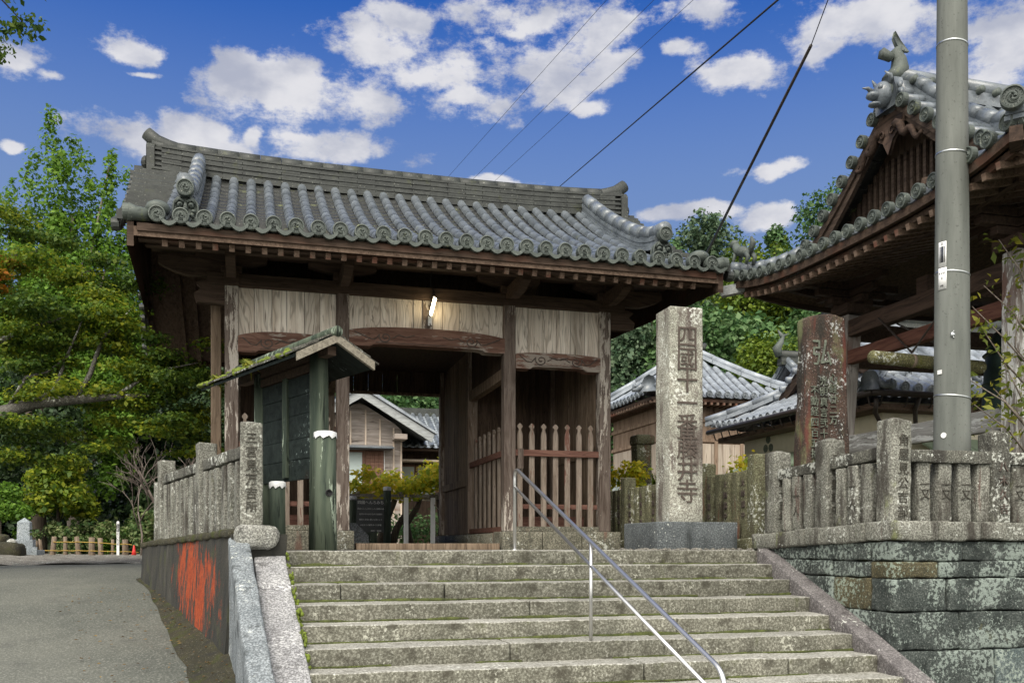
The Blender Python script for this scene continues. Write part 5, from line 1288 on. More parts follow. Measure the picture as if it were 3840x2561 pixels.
# hall with brown board walls, short ridge
ha = thing('temple_hall', (12.5, 25.5, 0), 'square wooden hall with pale tiled pyramid-like roof, seen on both sides of the tall pillar', 'hall')
fa = lambda d: .58 * d + .05 * d * d
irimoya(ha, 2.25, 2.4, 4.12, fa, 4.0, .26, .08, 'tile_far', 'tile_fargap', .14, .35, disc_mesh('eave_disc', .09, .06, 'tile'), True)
for s in (-1, 1):
    for q in (-1, 1): ridge_line(ha, [(q * (2.3 - d), s * (2.45 - d), 4.12 + fa(max(0, d)) + .06 + .1 * max(0, .7 - d)) for d in (0, .6, 1.2, 1.8, 2.2)], .2, .16, 'tile_far', 'hip_ridge')
ridge_line(ha, [(-.3, 0, 4.12 + fa(2.25)), (.45, 0, 4.12 + fa(2.25))], .28, .32, 'tile_ridge', 'main_ridge')
MB().tube([(.3, 0, 5.95), (.5, 0, 6.0), (.6, 0, 6.1)], [.12, .11, .06], 8).build('ridge_end_tile', 'tile_ridge', ha, True)
scroll(ha, (-2.3, -2.45, 4.2), R(-45), 1.6)
MB().box(-1.65, 1.65, -1.8, 1.8, 1.25, 4.25).build('wall', 'hall_wood', ha); MB().box(-1.72, 1.72, -1.87, 1.87, 0, 1.2).build('base_wall', 'white_wall', ha)
MB().box(-1.76, 1.76, -1.91, 1.91, 1.2, 1.32).build('sill_beam', 'dark_wood', ha)
pn_ = MB()
for k in range(9): pn_.box(-1.6 + .36 * k, -1.6 + .36 * k + .345, -1.83, -1.802, 1.33, 2.9)
for k in range(9): pn_.box(-1.68, -1.652, -1.7 + .38 * k, -1.7 + .38 * k + .365, 1.33, 2.9)
pn_.build('wall_panels', 'hall_pale', ha)
for z in (2.95, 3.5):
    MB().box(-1.70, 1.70, -1.85, 1.85, z, z + .1).build('wall_beam', 'hall_wood', ha)
for k in range(5): MB().box(-1.68 + .8 * k, -1.58 + .8 * k, -1.86, -1.80, 1.33, 4.2).build('wall_post', 'hall_wood', ha)
MB().box(-2.2, 2.2, -2.35, 2.35, 3.98, 4.06).build('eave_board', 'fascia', ha)
rf_ = MB()
for k in range(24): rf_.box(-2.15 + .187 * k, -2.09 + .187 * k, -2.38, -1.8, 3.90, 3.97)
for k in range(24): rf_.box(-2.23, -1.6, -2.3 + .2 * k, -2.24 + .2 * k, 3.90, 3.97)
rf_.build('rafters', 'rafter_end', ha)
lt = MB()
for k in range(16): lt.box(-1.74, -1.70, .1 + .1 * k, .15 + .1 * k, 1.35, 2.3)
lt.build('window_lattice', 'hall_pale', ha)
MB().box(-1.75, -1.70, 1.05, 1.75, 1.4, 2.35).build('blue_panel', 'frost', ha)
# small hall with fish ornaments on its ridge
hc = thing('temple_hall', (18.2, 26.9, 0), 'small tiled roof with two fish ornaments, seen between the two larger hall roofs', 'hall')
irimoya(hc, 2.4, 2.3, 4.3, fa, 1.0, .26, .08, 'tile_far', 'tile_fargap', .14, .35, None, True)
MB().box(-1.7, 1.7, -1.6, 1.6, 0, 4.4).build('wall', 'hall_wood', hc)
zc_ = 4.3 + fa(2.3)
ridge_line(hc, [(-1.75, 0, zc_), (1.75, 0, zc_)], .3, .35, 'tile_ridge', 'main_ridge')
for s in (-1, 1):
    ridge_line(hc, [(-1.5, s * (2.3 - d), 4.3 + fa(d) + .06) for d in (.7, 1.2, 1.8, 2.25)], .22, .18, 'tile', 'descending_ridge')
    MB().tube([(-1.75 + 1.6 * (s + 1) / 2, 0, zc_ + .3), (-1.85 + 1.6 * (s + 1) / 2, 0, zc_ + .55), (-1.7 + 1.6 * (s + 1) / 2, 0, zc_ + .75), (-1.62 + 1.6 * (s + 1) / 2, 0, zc_ + .95)], [.14, .15, .1, .05], 8).add(
        [(-1.7 + 1.6 * (s + 1) / 2 + a, b, zc_ + .85 + c) for a, b, c in ((0, -.03, 0), (-.12, -.03, .3), (.08, -.03, .16), (.3, -.03, .22), (0, .03, 0), (-.12, .03, .3), (.08, .03, .16), (.3, .03, .22))],
        [(0, 1, 2), (0, 2, 3), (6, 5, 4), (7, 6, 4), (0, 4, 5, 1), (1, 5, 6, 2), (2, 6, 7, 3), (3, 7, 4, 0)]).build('fish_ornament', 'tile_disc', hc, True)

# ================================================================== HOUSE SEEN THROUGH THE GATE
hs = thing('wooden_house', (3.3, 30.2, 0), 'grey boarded wooden house with gable and tiled wing, seen through the gate', 'house')
hw = MB().prism([(-1.9, 0), (1.37, 0), (1.37, 3.75), (0, 4.65), (-1.9, 3.4)], 1, 0, 5)
wo_ = hw.build('wall', 'house_board', hs)
bd = MB()
for k in range(22):
    z = .2 + .2 * k; y0, y1 = -.016 - .004 * (k % 2), -.001; lim = lambda q: max(.02, (4.68 - q) / .595)
    a_, b_ = min(1.365, lim(z + .004)), min(1.365, lim(z + .196)); c_, d_ = min(1.89, lim(z + .004)), min(1.89, lim(z + .196))
    bd.prism([(-c_, z + .004), (a_, z + .004), (b_, z + .196), (-d_, z + .196)], 1, y0, y1)
bd.build('cladding', 'house_board', wo_)
for x in (-.75, -.28, .20, .66, 1.10, 1.345): MB().box(x - .025, x + .025, -.045, -.021, 1.0 if x > .4 else 3.3, min(4.55 - abs(x) * .62, 4.5)).build('batten', 'house_trim', wo_)
for s in (-1, 1):
    MB().prism([(0, 4.98), (s * 2.3, 3.62), (s * 2.22, 3.36), (0, 4.70)], 1, -.75, -.66).build('barge_board', 'barge_grey', hs)
    MB().prism([(0, 5.10), (s * 2.36, 3.70), (s * 2.36, 3.62), (0, 4.99)], 1, -.82, 5.2).build('roof', 'tile_far', hs)
MB().box(1.05, 1.45, -.62, .1, 3.46, 3.62).build('purlin_end', 'house_board', hs)
MB().box(-.8, 1.0, -.45, -.05, 3.12, 3.17).build('window_hood', 'copper', hs); 
MB().prism([(-.02, 3.30), (-.5, 3.20), (-.5, 3.16), (-.02, 3.16)], 0, -.9, 1.05).build('window_hood', 'tile', hs)
wdw = MB().box(-.95, .16, -.06, -.022, 1.60, 3.12).build('window', 'shutter', hs); MB().box(-.9, .08, -.075, -.061, 1.65, 3.05).build('pane', 'frost', wdw)
sh2 = MB()
for k in range(12):
    for j in range(4): sh2.box(.2 + .14 * j, .2 + .14 * j + .13, -.085, -.05, 1.75 + .112 * k, 1.75 + .112 * k + .1)
sh2.box(.17, .78, -.05, -.022, 1.7, 3.14); sh2.build('shutter', 'shutter', hs)
MB().box(.785, .805, -.05, -.022, 1.7, 3.14).build('shutter_edge', 'white_paint', hs)
wg = MB(); wp = MB()
slope = lambda d: 3.42 + .56 * d
rws = [(k * .26, 0, 2.6) for k in range(20)]
tiled(wg, wp, (1.3, 1.2, 0), (1, 0), (0, 1), rws, slope, .085, .26, .3, None, 5)
wg.build('wing_roof', 'tile', hs, True); wp.build('wing_pan_tiles', 'tile_far', hs)
MB().box(1.2, 6.5, 3.7, 4.0, 4.8, 5.1).build('wing_ridge', 'tile_ridge', hs)
MB().box(1.38, 6.4, 2.0, 5, 0, 3.5).build('wing_wall', 'dark_board', hs)
MB().box(1.3, 6.4, 1.3, 2.0, 3.30, 3.36).build('wing_eave', 'fascia', hs)
MB().box(1.4, 6.4, 1.5, 2.0, 2.95, 3.02).build('wing_hood', 'house_trim', hs)
for k in range(5):
    f_ = MB().box(1.42 + .75 * k, 1.42 + .75 * k + .72, 1.93, 1.998, 1.75, 2.85).build('window', 'shutter', hs); MB().box(1.47 + .75 * k, 1.42 + .75 * k + .67, 1.915, 1.929, 1.80, 2.80).build('pane', 'glass', f_)
# pergola with yellow vine
pg = thing('pergola', (3.6, 22.3, 0), 'low pergola on white posts carrying a yellow-green vine, seen through the gate', 'pergola')
for x, y in ((-.05, 0), (.60, 0), (1.25, 0), (-.75, 1.6), (1.25, 1.6), (-1.7, 0.3)): MB().box(x - .05, x + .05, y - .05, y + .05, 0, 1.22).build('post', 'white_paint', pg, bevel=.008)
for y in (0, .8, 1.6): MB().box(-1.9, 1.6, y - .04, y + .04, 1.222, 1.29).build('beam', 'grey_wood', pg)
for x in (-1.2, -.2, .7, 1.4): MB().box(x - .03, x + .03, -.2, 1.8, 1.292, 1.34).build('cross_bar', 'grey_wood', pg)
MB().tube([(.62, -.06, 1.05), (.95, -.08, .72), (1.2, -.06, .45)], .012, 6).build('rope', 'grey_wood', pg)
vn = thing('vine', (3.6, 22.3, 0), 'yellow and green vine with twisted dark stems covering the pergola', 'vine')
for pts in ([(-.3, .9, 0), (-.15, .8, .5), (.1, .9, .9), (.05, .8, 1.35)], [(.2, 1.0, 0), (.1, .9, .6), (.35, .8, 1.0), (.5, .9, 1.35)], [(.95, .8, 0), (1.0, .8, .6), (.9, .9, 1.3)], [(-.6, .7, 0), (-.45, .8, .6), (-.2, .8, 1.2)]):
    MB().tube(pts, [.13, .09, .07, .04][:len(pts)], 8).build('stem', 'bark_dark', vn, True)
vc = [(-1.7, .3, 1.35, .35), (-1.2, .4, 1.4, .4), (-.6, .3, 1.45, .42), (0, .2, 1.42, .45), (.5, .3, 1.6, .5), (1.0, .4, 1.75, .55), (1.35, .6, 1.85, .55), (.9, .9, 1.9, .5), (-.3, .9, 1.7, .4), (1.2, -.1, 1.4, .35), (-1.0, -.1, 1.75, .3), (1.3, .2, 2.15, .3)]
leaves('foliage', vn, vc, 4200, .13, 'L_vine', seed=3, flat=.62, shell=.2)
for k in range(16):
    a = random.choice(vc); p = Vector(a[:3]); MB().tube([p, p + Vector((random.uniform(-.5, .5), random.uniform(-.3, .1), random.uniform(.1, .5)))], [.008, .003], 4).build('twig', 'twig', vn)
bz = thing('bush', (3.2, 24.6, 0), 'dark low bush behind the white posts of the pergola', 'bush')
MB().tube([(0, 0, 0), (.05, 0, .6)], [.04, .01], 6).build('stem', 'bark_dark', bz); leaves('foliage', bz, [(-1.2 + .3 * k, .2 * (k % 3), .35 + .3 * (k % 2), .38) for k in range(10)], 3000, .1, 'L_broad', seed=4, shell=.3)
# explanation board behind the gate
sb = thing('sign_board', (2.55, 20.9, 0), 'small dark notice board with white writing between two capped wooden posts, seen through the gate', 'sign', rz=R(6))
for x in (-.42, .36):
    q = MB().tube([(x, 0, -.05), (x, 0, 1.22 + (.12 if x > 0 else -.1))], .085, 10).build('post', 'green_log', sb, True)
    MB().lathe([(.09, -.05), (.095, 0), (.085, .03), (.03, .045)], (x, 0, 1.22 + (.12 if x > 0 else -.1)), 10).build('cap', 'snow_metal', q, True)
pb_ = MB().box(-.36, .30, -.03, .0, .36, 1.10).build('panel', 'sign_black', sb)
text('四國へんろみち', .085, 'white_paint', 'lettering', pb_, (-.02, -.034, 1.06), (R(90), 0, 0), .002)
for k, s in enumerate(('四国のみちは昔をしのぶ遍路の道', '自然の中を歩きながら四国の', '歴史と文化に親しむ道として', 'ふるさとの緑をめぐる歩道')): text(s, .04, 'white_paint', 'lettering', pb_, (-.02, -.034, .90 - .12 * k), (R(90), 0, 0), .002)
text('環境庁　徳島県', .034, 'white_paint', 'lettering', pb_, (.1, -.034, .41), (R(90), 0, 0), .002)
MB().box(-.14, .12, -.03, .03, -.05, .36).build('post', 'green_log', sb)
gs = thing('stone_block', (2.12, 20.4, -.02), 'slanted speckled granite block beside the gate sill, left of the dark notice board', 'stone block')
MB().prism([(-.28, 0), (.30, 0), (.28, .30), (.02, .56), (-.28, .56)], 1, -.15, .2).build('block', 'speckle', gs, bevel=.01)

# ================================================================== ROOFED NOTICE BOARD BY THE STAIRS
nb = thing('notice_board', (.883, 10.37, 0), 'old notice board with mossy roof, green posts and dark planks before the gate', 'notice board', rz=math.atan2(.923, -.384) - R(90))
# local axes: +y runs along the ridge away from the viewer, +x to the right
NL, NW, NZ, NE_ = 2.75, .50, 2.37, 2.085
def logp(x, y, r, z1, m='green_log', name='post', z0=-.03):
    return MB().tube([(x, y, z0), (x + .01, y, z1 * .5), (x, y, z1)], [r * 1.05, r, r * .95], 16).build(name, m, nb, True)
logp(0, .42, .108, 2.2); logp(0, 2.0, .10, 2.2)
for s in (-1, 1):
    rb_ = MB().prism([(0, NZ), (s * NW, NE_), (s * NW, NE_ - .035), (0, NZ - .04)], 1, .02, NL); rb_.build('roof_boards', 'green_board', nb)
    sk = MB(); nseg = 13
    for k in range(nseg):
        for j in range(5):
            f0, f1 = j / 5, (j + 1) / 5 + .03; y0 = .0 + NL * k / nseg; e = random.uniform(0, .012)
            a = (s * NW * 1.04 * f0, NZ - (NZ - NE_) * f0 + .015 + e); b = (s * NW * 1.04 * f1, NZ - (NZ - NE_) * f1 + .028 + e)
            sk.prism([a, b, (b[0], b[1] - .02), (a[0], a[1] - .015)], 1, y0 + .003, y0 + NL / nseg - .003)
    sk.build('shingles', 'fence_dark', nb)
    MB().prism([(0, NZ - .01), (s * NW * .93, NE_ + .025), (s * NW * .93, NE_ - .065), (0, NZ - .10)], 1, -.03, .015).build('barge_board', 'grey_wood', nb)
    mo = MB()
    for k in range(60):
        y = random.uniform(.05, NL) if s > 0 else NL * (1 - random.random() ** 2.2 * .95); f = random.uniform(.15, 1.04) if random.random() < .5 else random.uniform(.85, 1.05)
        if mnoise.noise(Vector((y * 2, f * 3, s))) > -.1 + (.2 if s > 0 else -.12): mo.ball((s * NW * f, y, NZ - (NZ - NE_) * f + .03), (random.uniform(.02, .07), random.uniform(.03, .09), random.uniform(.015, .035)), 7, 5)
    if s < 0: mo.build('roof_moss', 'moss_bright', nb, True, kind='stuff')
    else: mo.build('roof_moss', 'moss', nb, True, kind='stuff')
MB().tube([(0, -.04, NZ + .02), (0, NL, NZ + .005)], .06, 14).build('ridge_cap', 'green_log', nb, True)
MB().box(-.05, .05, .1, NL - .1, NZ - .22, NZ - .12).build('ridge_beam', 'dark_wood', nb)
pl = MB(); hz_ = [.82, 1.06, 1.30, 1.58, 1.80, 2.02]
for a, b in zip(hz_[:-1], hz_[1:]): e = random.uniform(-.006, .006); pl.box(-.025 + e, .025 + e, .56, 1.92, a + .003, b - .003)
pl.build('plank_panel', 'green_board', nb)
MB().box(-.055, -.026, 1.15, 1.27, .86, 2.04).build('batten', 'green_log', nb)
MB().box(-.05, .05, .5, 1.95, 2.03, 2.12).build('top_rail', 'dark_wood', nb)
for fx_, fy_, fz_, fr__ in ((-.36, 1.55, 2.21, .08), (-.45, 2.3, 2.13, .05)): leaves('fern_tuft', nb, [(fx_, fy_, fz_, fr__)], 70, .16, 'L_fresh', seed=5, shell=.1, ratio=.2)
def capped(name, x, y, r, z1, label, hole=False):
    t_ = thing(name, (x, y, 0), label, 'post')
    MB().tube([(0, 0, -.04), (.0, 0, z1 * .4), (0, 0, z1)], [r * 1.08, r, r * .97], 18).build('log', 'green_log', t_, True)
    cp_ = MB(); n = 24; vs = [(0, 0, z1 + .022)]
    for k in range(n):
        a = 2 * math.pi * k / n; vs.append((r * .8 * math.cos(a), r * .8 * math.sin(a), z1 + .02))
    for q, (rr, z) in enumerate(((r * 1.04, z1 + .008), (r * 1.07, z1 - .05))):
        for k in range(n): a = 2 * math.pi * k / n; vs.append((rr * math.cos(a), rr * math.sin(a), z + (.018 * math.sin(k * 2.1) if q else 0)))
    fs = [(0, 1 + k, 1 + (k + 1) % n) for k in range(n)] + [(1 + q * n + k, 1 + (q + 1) * n + k, 1 + (q + 1) * n + (k + 1) % n, 1 + q * n + (k + 1) % n) for q in (0, 1) for k in range(n)]
    cp_.add(vs, fs).build('metal_cap', 'snow_metal', t_, True)
    if hole:
        h = MB().lathe([(.002, .0), (.03, 0), (.034, .012), (.04, .0)], n=14).build('knot_hole', 'black', t_, True); h.rotation_euler = (R(90), 0, R(8)); h.location = (.03, -r * .985, .62)
capped('log_post', .763, 10.32, .118, 1.27, 'thick green log post with a white metal cap in front of the notice board', True)
capped('log_post', .27, 10.75, .088, .75, 'short green log post with white metal cap, right of the engraved end post')

# ================================================================== FAR SIDE OF THE ROAD
lfz = -.27
LOGS = [(-5.83, 29.6, .045, .62, .12), (-5.56, 29.55, .07, .60, -.10), (-5.19, 29.46, .055, .60, .02), (-4.82, 29.36, .068, .60, .10), (-4.46, 29.25, .085, .58, .0), (-4.2, 29.18, .072, .56, .05), (-3.88, 29.1, .045, .52, .0), (-3.52, 29.0, .085, .52, .03)]
LN = ['thin leaning log stake of the roped fence, nearest the stone monument', 'grey log stump of the roped fence, second from the monument, leaning right', 'straight reddish log stump of the roped fence, third from the monument', 'log stump of the roped fence, fourth from the monument, leaning left',
      'thickest grey log stump in the middle of the roped fence', 'log stump of the roped fence just right of the thickest one', 'thin log stake of the roped fence left of the white stake', 'dark broad log stump of the roped fence right of the white stake']
for (x, y, r, h, ln), lab in zip(LOGS, LN):
    o = MB().tube([(0, 0, -.1), (0, 0, 0), (-ln * h * .5, 0, h * .5), (-ln * h, 0, h)], [r * 1.2, r * 1.15, r, r * .95], 10).build('log_stump', 'log_post', None, True); o.location = (x, y, lfz); tag(o, lab, 'stump', 'log stumps of the roped fence')
for hh, lab in ((.45, 'upper yellow rope strung along the log stumps'), (.2, 'lower yellow rope strung along the log stumps')):
    pts = []
    for (x, y, r, h, ln) in LOGS[0 if hh < .3 else 1:]: pts += [(x - ln * hh, y - r - .01, lfz + hh * h / .6), (x + .17, y - .06, lfz + hh * h / .6 - .012)]
    pts = pts[:-1] + [(-3.1, 28.4, lfz + hh * .75)]
    o = MB().tube(pts, .012, 6).build('rope', 'rope', None, True); tag(o, lab, 'rope')
wsx = thing('white_stake', (-3.66, 28.5, -.26), 'slim white marker stake with black characters standing at the roped fence', 'stake')
MB().prism([(-.035, 0), (.035, 0), (.035, 1.0), (0, 1.03), (-.035, 1.0)], 1, -.035, .035).build('stake', 'white_paint', wsx)
text(vertical('遍路道ふじいでら'), .085, 'black', 'lettering', wsx, (0, -.038, .95), (R(90), 0, 0), .002, .9)
cn = thing('traffic_cone', (-3.17, 27.9, -.24), 'small red traffic cone at the end of the yellow ropes', 'traffic cone')
MB().lathe([(.075, .02), (.04, .18), (.018, .31), (.012, .32)], n=16).build('cone', 'cone', cn, True); MB().box(-.10, .10, -.10, .10, 0, .02).build('base', 'cone', cn)
mn = thing('stone_monument', (-5.95, 28.0, -.25), 'pale blue-grey pointed stone monument on stepped bases at the left of the road', 'monument')
MB().box(-.42, .42, -.4, .4, 0, .2).build('base', 'monument', mn, bevel=.01); MB().box(-.28, .26, -.27, .27, .2, .48).build('pedestal', 'monument', mn, bevel=.01)
MB().add([(-.16, -.16, .48), (.16, -.16, .48), (.16, .16, .48), (-.16, .16, .48), (-.15, -.15, .95), (.15, -.15, .95), (.15, .15, .95), (-.15, .15, .95), (0, 0, 1.08)],
         [(0, 1, 5, 4), (1, 2, 6, 5), (2, 3, 7, 6), (3, 0, 4, 7), (4, 5, 8), (5, 6, 8), (6, 7, 8), (7, 4, 8)]).build('shaft', 'monument', mn)
MB().box(.27, .40, -.5, -.38, .02, .28).build('flower_stand', 'monument', mn)
fv = thing('flower_vase', (-5.55, 27.55, .03), 'green leafy sprigs in a vase beside the pale monument', 'vase')
MB().tube([(0, 0, 0), (0, 0, .18)], .035, 8).build('vase', 'log_post', fv, True); leaves('sprigs', fv, [(0, 0, .34, .14)], 160, .09, 'L_shrub', seed=6, shell=.2)
for k, (x, y, sx_, sy_, h, lab) in enumerate(((-6.15, 26.3, .55, .4, .33, 'large flat brown boulder in front of the stone monument'), (-6.6, 27.2, .4, .35, .55, 'mossy rock behind the flat boulder at the left edge'), (-6.05, 27.0, .15, .14, .42, 'small grey rock on top of the flat boulder'))):
    o = MB().rough((-sx_, -sy_, -.1), (sx_, sy_, h), .12, .08, .05, 2.5, 160 + k).build('boulder', 'soil' if k < 2 else 'rough_rock', None, True); o.location = (x, y, -.2); tag(o, lab, 'rock', 'rocks by the monument')

# ================================================================== HILLS
def hill_h(Xc, Yc):
    hr = 13 * max(0, min(1, (Yc - 33) / 30)) + 10 * max(0, min(1, (Yc - 55) / 50)) + max(0, Xc - 14) * .18 * max(0, min(1, (Yc - 30) / 20))
    f = max(0, min(1, (Xc + 9) / 8)); hl = 3.2 * max(0, min(1, (Yc - 33) / 14)) + 8 * max(0, min(1, (Yc - 46) / 40))
    return -.6 + hl + (hr - hl) * f
vs = []; fs = []; NX, NY = 60, 40
for j in range(NY + 1):
    Yc = 31 + 110 * (j / NY) ** 1.3
    for i in range(NX + 1):
        Xc = (-70 + 160 * i / NX); p = seen(Xc, Yc); vs.append((p.x, p.y, hill_h(Xc, Yc) + 1.0 * mnoise.noise(Vector((Xc, Yc, 0)) * .12)))
for j in range(NY):
    for i in range(NX): q = j * (NX + 1) + i; fs.append((q, q + 1, q + NX + 2, q + NX + 1))
structure(MB().add(vs, fs).build('hillside', 'hillside', None, True))

# ================================================================== TREES
def dome(r, h, n, cr, seed, z0=0.0):
    g = random.Random(seed); out = []
    for k in range(n):
        a = g.uniform(0, 6.283); f = g.random() ** .6; u = g.random()
        rr = r * math.sqrt(max(0, 1 - (u * .95) ** 2)) * (.35 + .65 * f); out.append((rr * math.cos(a), rr * math.sin(a), z0 + h * (.12 + .85 * u), cr * g.uniform(.75, 1.25)))
    return out
def cone_clumps(r, h, n, cr, seed, z0=0.0):
    g = random.Random(seed); out = []
    for k in range(n):
        u = g.random() ** 1.2; a = g.uniform(0, 6.283); rr = r * (1 - u) ** .8 * g.uniform(.55, 1.0); out.append((rr * math.cos(a), rr * math.sin(a), z0 + h * u, cr * (1.05 - .55 * u) * g.uniform(.8, 1.2)))
    return out
def trunk_of(t, h, r, m, clumps, seed, nl=6):
    g = random.Random(seed); mb = MB()
    mb.tube([(0, 0, -.6), (0, 0, 0), (g.uniform(-.1, .1) * h * .3, g.uniform(-.1, .1) * h * .3, h * .45), (g.uniform(-.05, .05) * h, g.uniform(-.05, .05) * h, h * .9)], [r * 1.4, r * 1.1, r * .75, r * .2], 9)
    for c in g.sample(clumps, min(nl, len(clumps))):
        z = min(c[2] * .6, h * .6); mb.tube([(0, 0, z), (c[0] * .45, c[1] * .45, z + (c[2] - z) * .45), c[:3]], [r * .42, r * .25, r * .06], 6)
    return mb.build('trunk', m, t, True)
def tree(name, loc, label, clumps, n, size, lm, h, r, tm, group, seed, **kw):
    t = thing(name, loc, label, 'tree', group); trunk_of(t, h, r, tm, clumps, seed); leaves('crown', t, clumps, n, size, lm, seed=seed, **kw); return t
def ground_at(Xc, Yc): return hill_h(Xc, Yc)
GR = 'trees on the hillside behind the gate'
def hill_tree(name, Xc, Yc, ztop, r, label, lm, seed, n=7000, size=.30, cone=False, hh=None, **kw):
    z0 = ground_at(Xc, Yc); p = seen(Xc, Yc, z0 - .3); h = ztop - z0
    hh = hh or h * .78
    cls = cone_clumps(r, hh, 46, r * .34, seed, h - hh - r * .1) if cone else dome(r, hh, 40, r * .38, seed, h - hh - r * .2)
    return tree(name, p, label, cls, n, size, lm, h, .18 + .012 * h, 'bark_dark', GR, seed, **kw)
hill_tree('broadleaf_tree', 10.2, 52, 18.9, 2.6, 'tall rounded tree on the skyline just right of the gate roof end', 'L_broad2', 1, 11000, .26)
hill_tree('broadleaf_tree', 7.7, 50, 17.3, 1.7, 'small rounded treetop at the left end of the right skyline', 'L_broad', 2, 7000, .26)
hill_tree('cedar_tree', 11.6, 46, 15.5, 2.5, 'bright yellow-green cedar on the skyline behind the brown guy wire', 'L_cedar', 3, 12000, .22)
hill_tree('cedar_tree', 14.6, 52, 18.4, 2.2, 'pointed cedar on the skyline left of the bell tower roof', 'L_broad', 4, 10000, .24, True)
hill_tree('broadleaf_tree', 16.6, 46, 16.0, 2.8, 'light green round tree behind the lower left edge of the bell tower roof', 'L_cedar', 5, 11000, .22)
hill_tree('broadleaf_tree', 18.9, 54, 21.6, 2.8, 'dark tall tree on the skyline beside the bell tower gable', 'L_broad', 6, 11000, .26)
hill_tree('cedar_tree', 9.2, 33.0, 7.9, 1.75, 'bright yellow-green cedar between the red stele and the bell tower eave', 'L_cedar', 7, 16000, .15, hh=5.4)
hill_tree('broadleaf_tree', 6.9, 36.0, 9.5, 2.2, 'dark glossy broadleaf tree behind the tall engraved pillar', 'L_broad', 8, 15000, .20, hh=7)
hill_tree('broadleaf_tree', 4.6, 37.0, 9.8, 1.9, 'blue-green broadleaf tree right of the gate corner post', 'L_broad2', 9, 14000, .20, hh=7)
hill_tree('broadleaf_tree', 3.5, 34.0, 6.0, 1.8, 'low spreading tree with pale bare limbs above the hall roof, right of the gate', 'L_broad', 10, 6000, .17, hh=3)
hill_tree('cedar_tree', 22.0, 40, 10.8, 3.2, 'bright green cedar seen under the bell tower eave', 'L_cedar', 11, 12000, .22)
hill_tree('broadleaf_tree', 24.3, 44, 22.3, 2.2, 'reddish green treetop at the right edge of the picture behind the bell tower', 'L_maple', 12, 7000, .24)
# the rest of the wood reads as one mass
cls = []; g = random.Random(21)
for (Y0, sp) in ((36, 3.0), (40, 3.3), (45, 3.6), (51, 3.8)):
    X = -6 if Y0 > 36 else -4
    while X < 32:
        Xc = X + g.uniform(-.8, .8); Yc = Y0 + g.uniform(-1.5, 1.5); z0 = hill_h(Xc, Yc); hh = g.uniform(5.5, 8) * (.85 if Y0 > 45 else 1) - (2.6 if Xc < 6.5 else 0); r = g.uniform(1.8, 2.6)
        for c in dome(r, hh * .85, 13, r * .42, g.randint(0, 9999), hh * .1): p = seen(Xc, Yc); cls.append((p.x + c[0], p.y + c[1], z0 + c[2], c[3]))
        X += sp
fo = leaves('hillside_forest', None, cls, 210000, .29, 'L_broad', kind='stuff', seed=22, shell=.72); fo['label'] = 'dense dark green broadleaf wood covering the hillside behind the gate and the halls'; fo['category'] = 'forest'
# left: dark wood behind the road, ginkgo, maple, bare tree, shrubs
cls = []; g = random.Random(31)
for (Y0, sp) in ((37, 2.6), (41, 3), (47, 3.4)):
    X = -32
    while X < -8.2 + (Y0 - 37) * -.05:
        Xc = X + g.uniform(-.8, .8); Yc = Y0 + g.uniform(-1.2, 1.2); z0 = hill_h(Xc, Yc); hh = g.uniform(6.5, 9); r = g.uniform(1.9, 2.6)
        for c in dome(r, hh * .75, 13, r * .42, g.randint(0, 9999), hh * .28): p = seen(Xc, Yc); cls.append((p.x + c[0], p.y + c[1], z0 + c[2], c[3]))
        X += sp
for k in range(70):
    Xc = g.uniform(-30, -7.6); Yc = g.uniform(34.5, 37); p = seen(Xc, Yc); cls.append((p.x, p.y, hill_h(Xc, Yc) + g.uniform(.2, 3.2), g.uniform(.7, 1.2)))
fo = leaves('roadside_forest', None, cls, 140000, .24, 'L_dark', kind='stuff', seed=32, shell=.68); fo['label'] = 'dark evergreen wood beyond the roped fence on the left'; fo['category'] = 'forest'
gk = []
g = random.Random(5)
for (x, z0, z1, r) in ((-2.0, 7.0, 13.0, .55), (-1.5, 8.5, 14.2, .6), (-.75, 8.0, 15.6, .72), (-.1, 8.0, 14.8, .62), (.5, 8.0, 14.2, .6), (1.15, 7.5, 14.6, .45), (1.8, 6.5, 13.8, .6), (2.3, 6.0, 13.2, .55), (1.15, 6, 13.6, .6), (-2.6, 6.5, 11.5, .7), (-2.9, 5, 9, .8), (-1.9, 6, 11, .9), (.4, 6, 11, .9), (1.5, 6, 11.5, .75), (-.6, 6, 12, .9), (2.4, 5, 10, .6), (-3.3, 7, 10, .5), (.2, 4.5, 9, .9), (1.2, 4, 8.6, .8), (-1.0, 5, 9, .9), (2.0, 3.5, 8.0, .6), (1.6, 2.5, 6.5, .6)):
    n = int((z1 - z0) / .55)
    for k in range(n):
        f = k / max(1, n - 1); gk.append((x * (.75 + .3 * f) + g.uniform(-.2, .2), g.uniform(-.9, .9) * (1 - .5 * f), z0 + (z1 - z0) * f, r * .95 * (1.1 - .6 * f), r * .95 * (1.1 - .6 * f), r * 1.0 * (1.1 - .4 * f)))
gt_ = thing('ginkgo_tree', seen(-15.8, 34.0, -.1), 'tall bright green ginkgo with upright branches rising at the left of the gate roof', 'tree')
trunk_of(gt_, 13.5, .30, 'bark', gk, 3, 16); leaves('crown', gt_, gk, 70000, .16, 'L_ginkgo', seed=7, shell=.25)
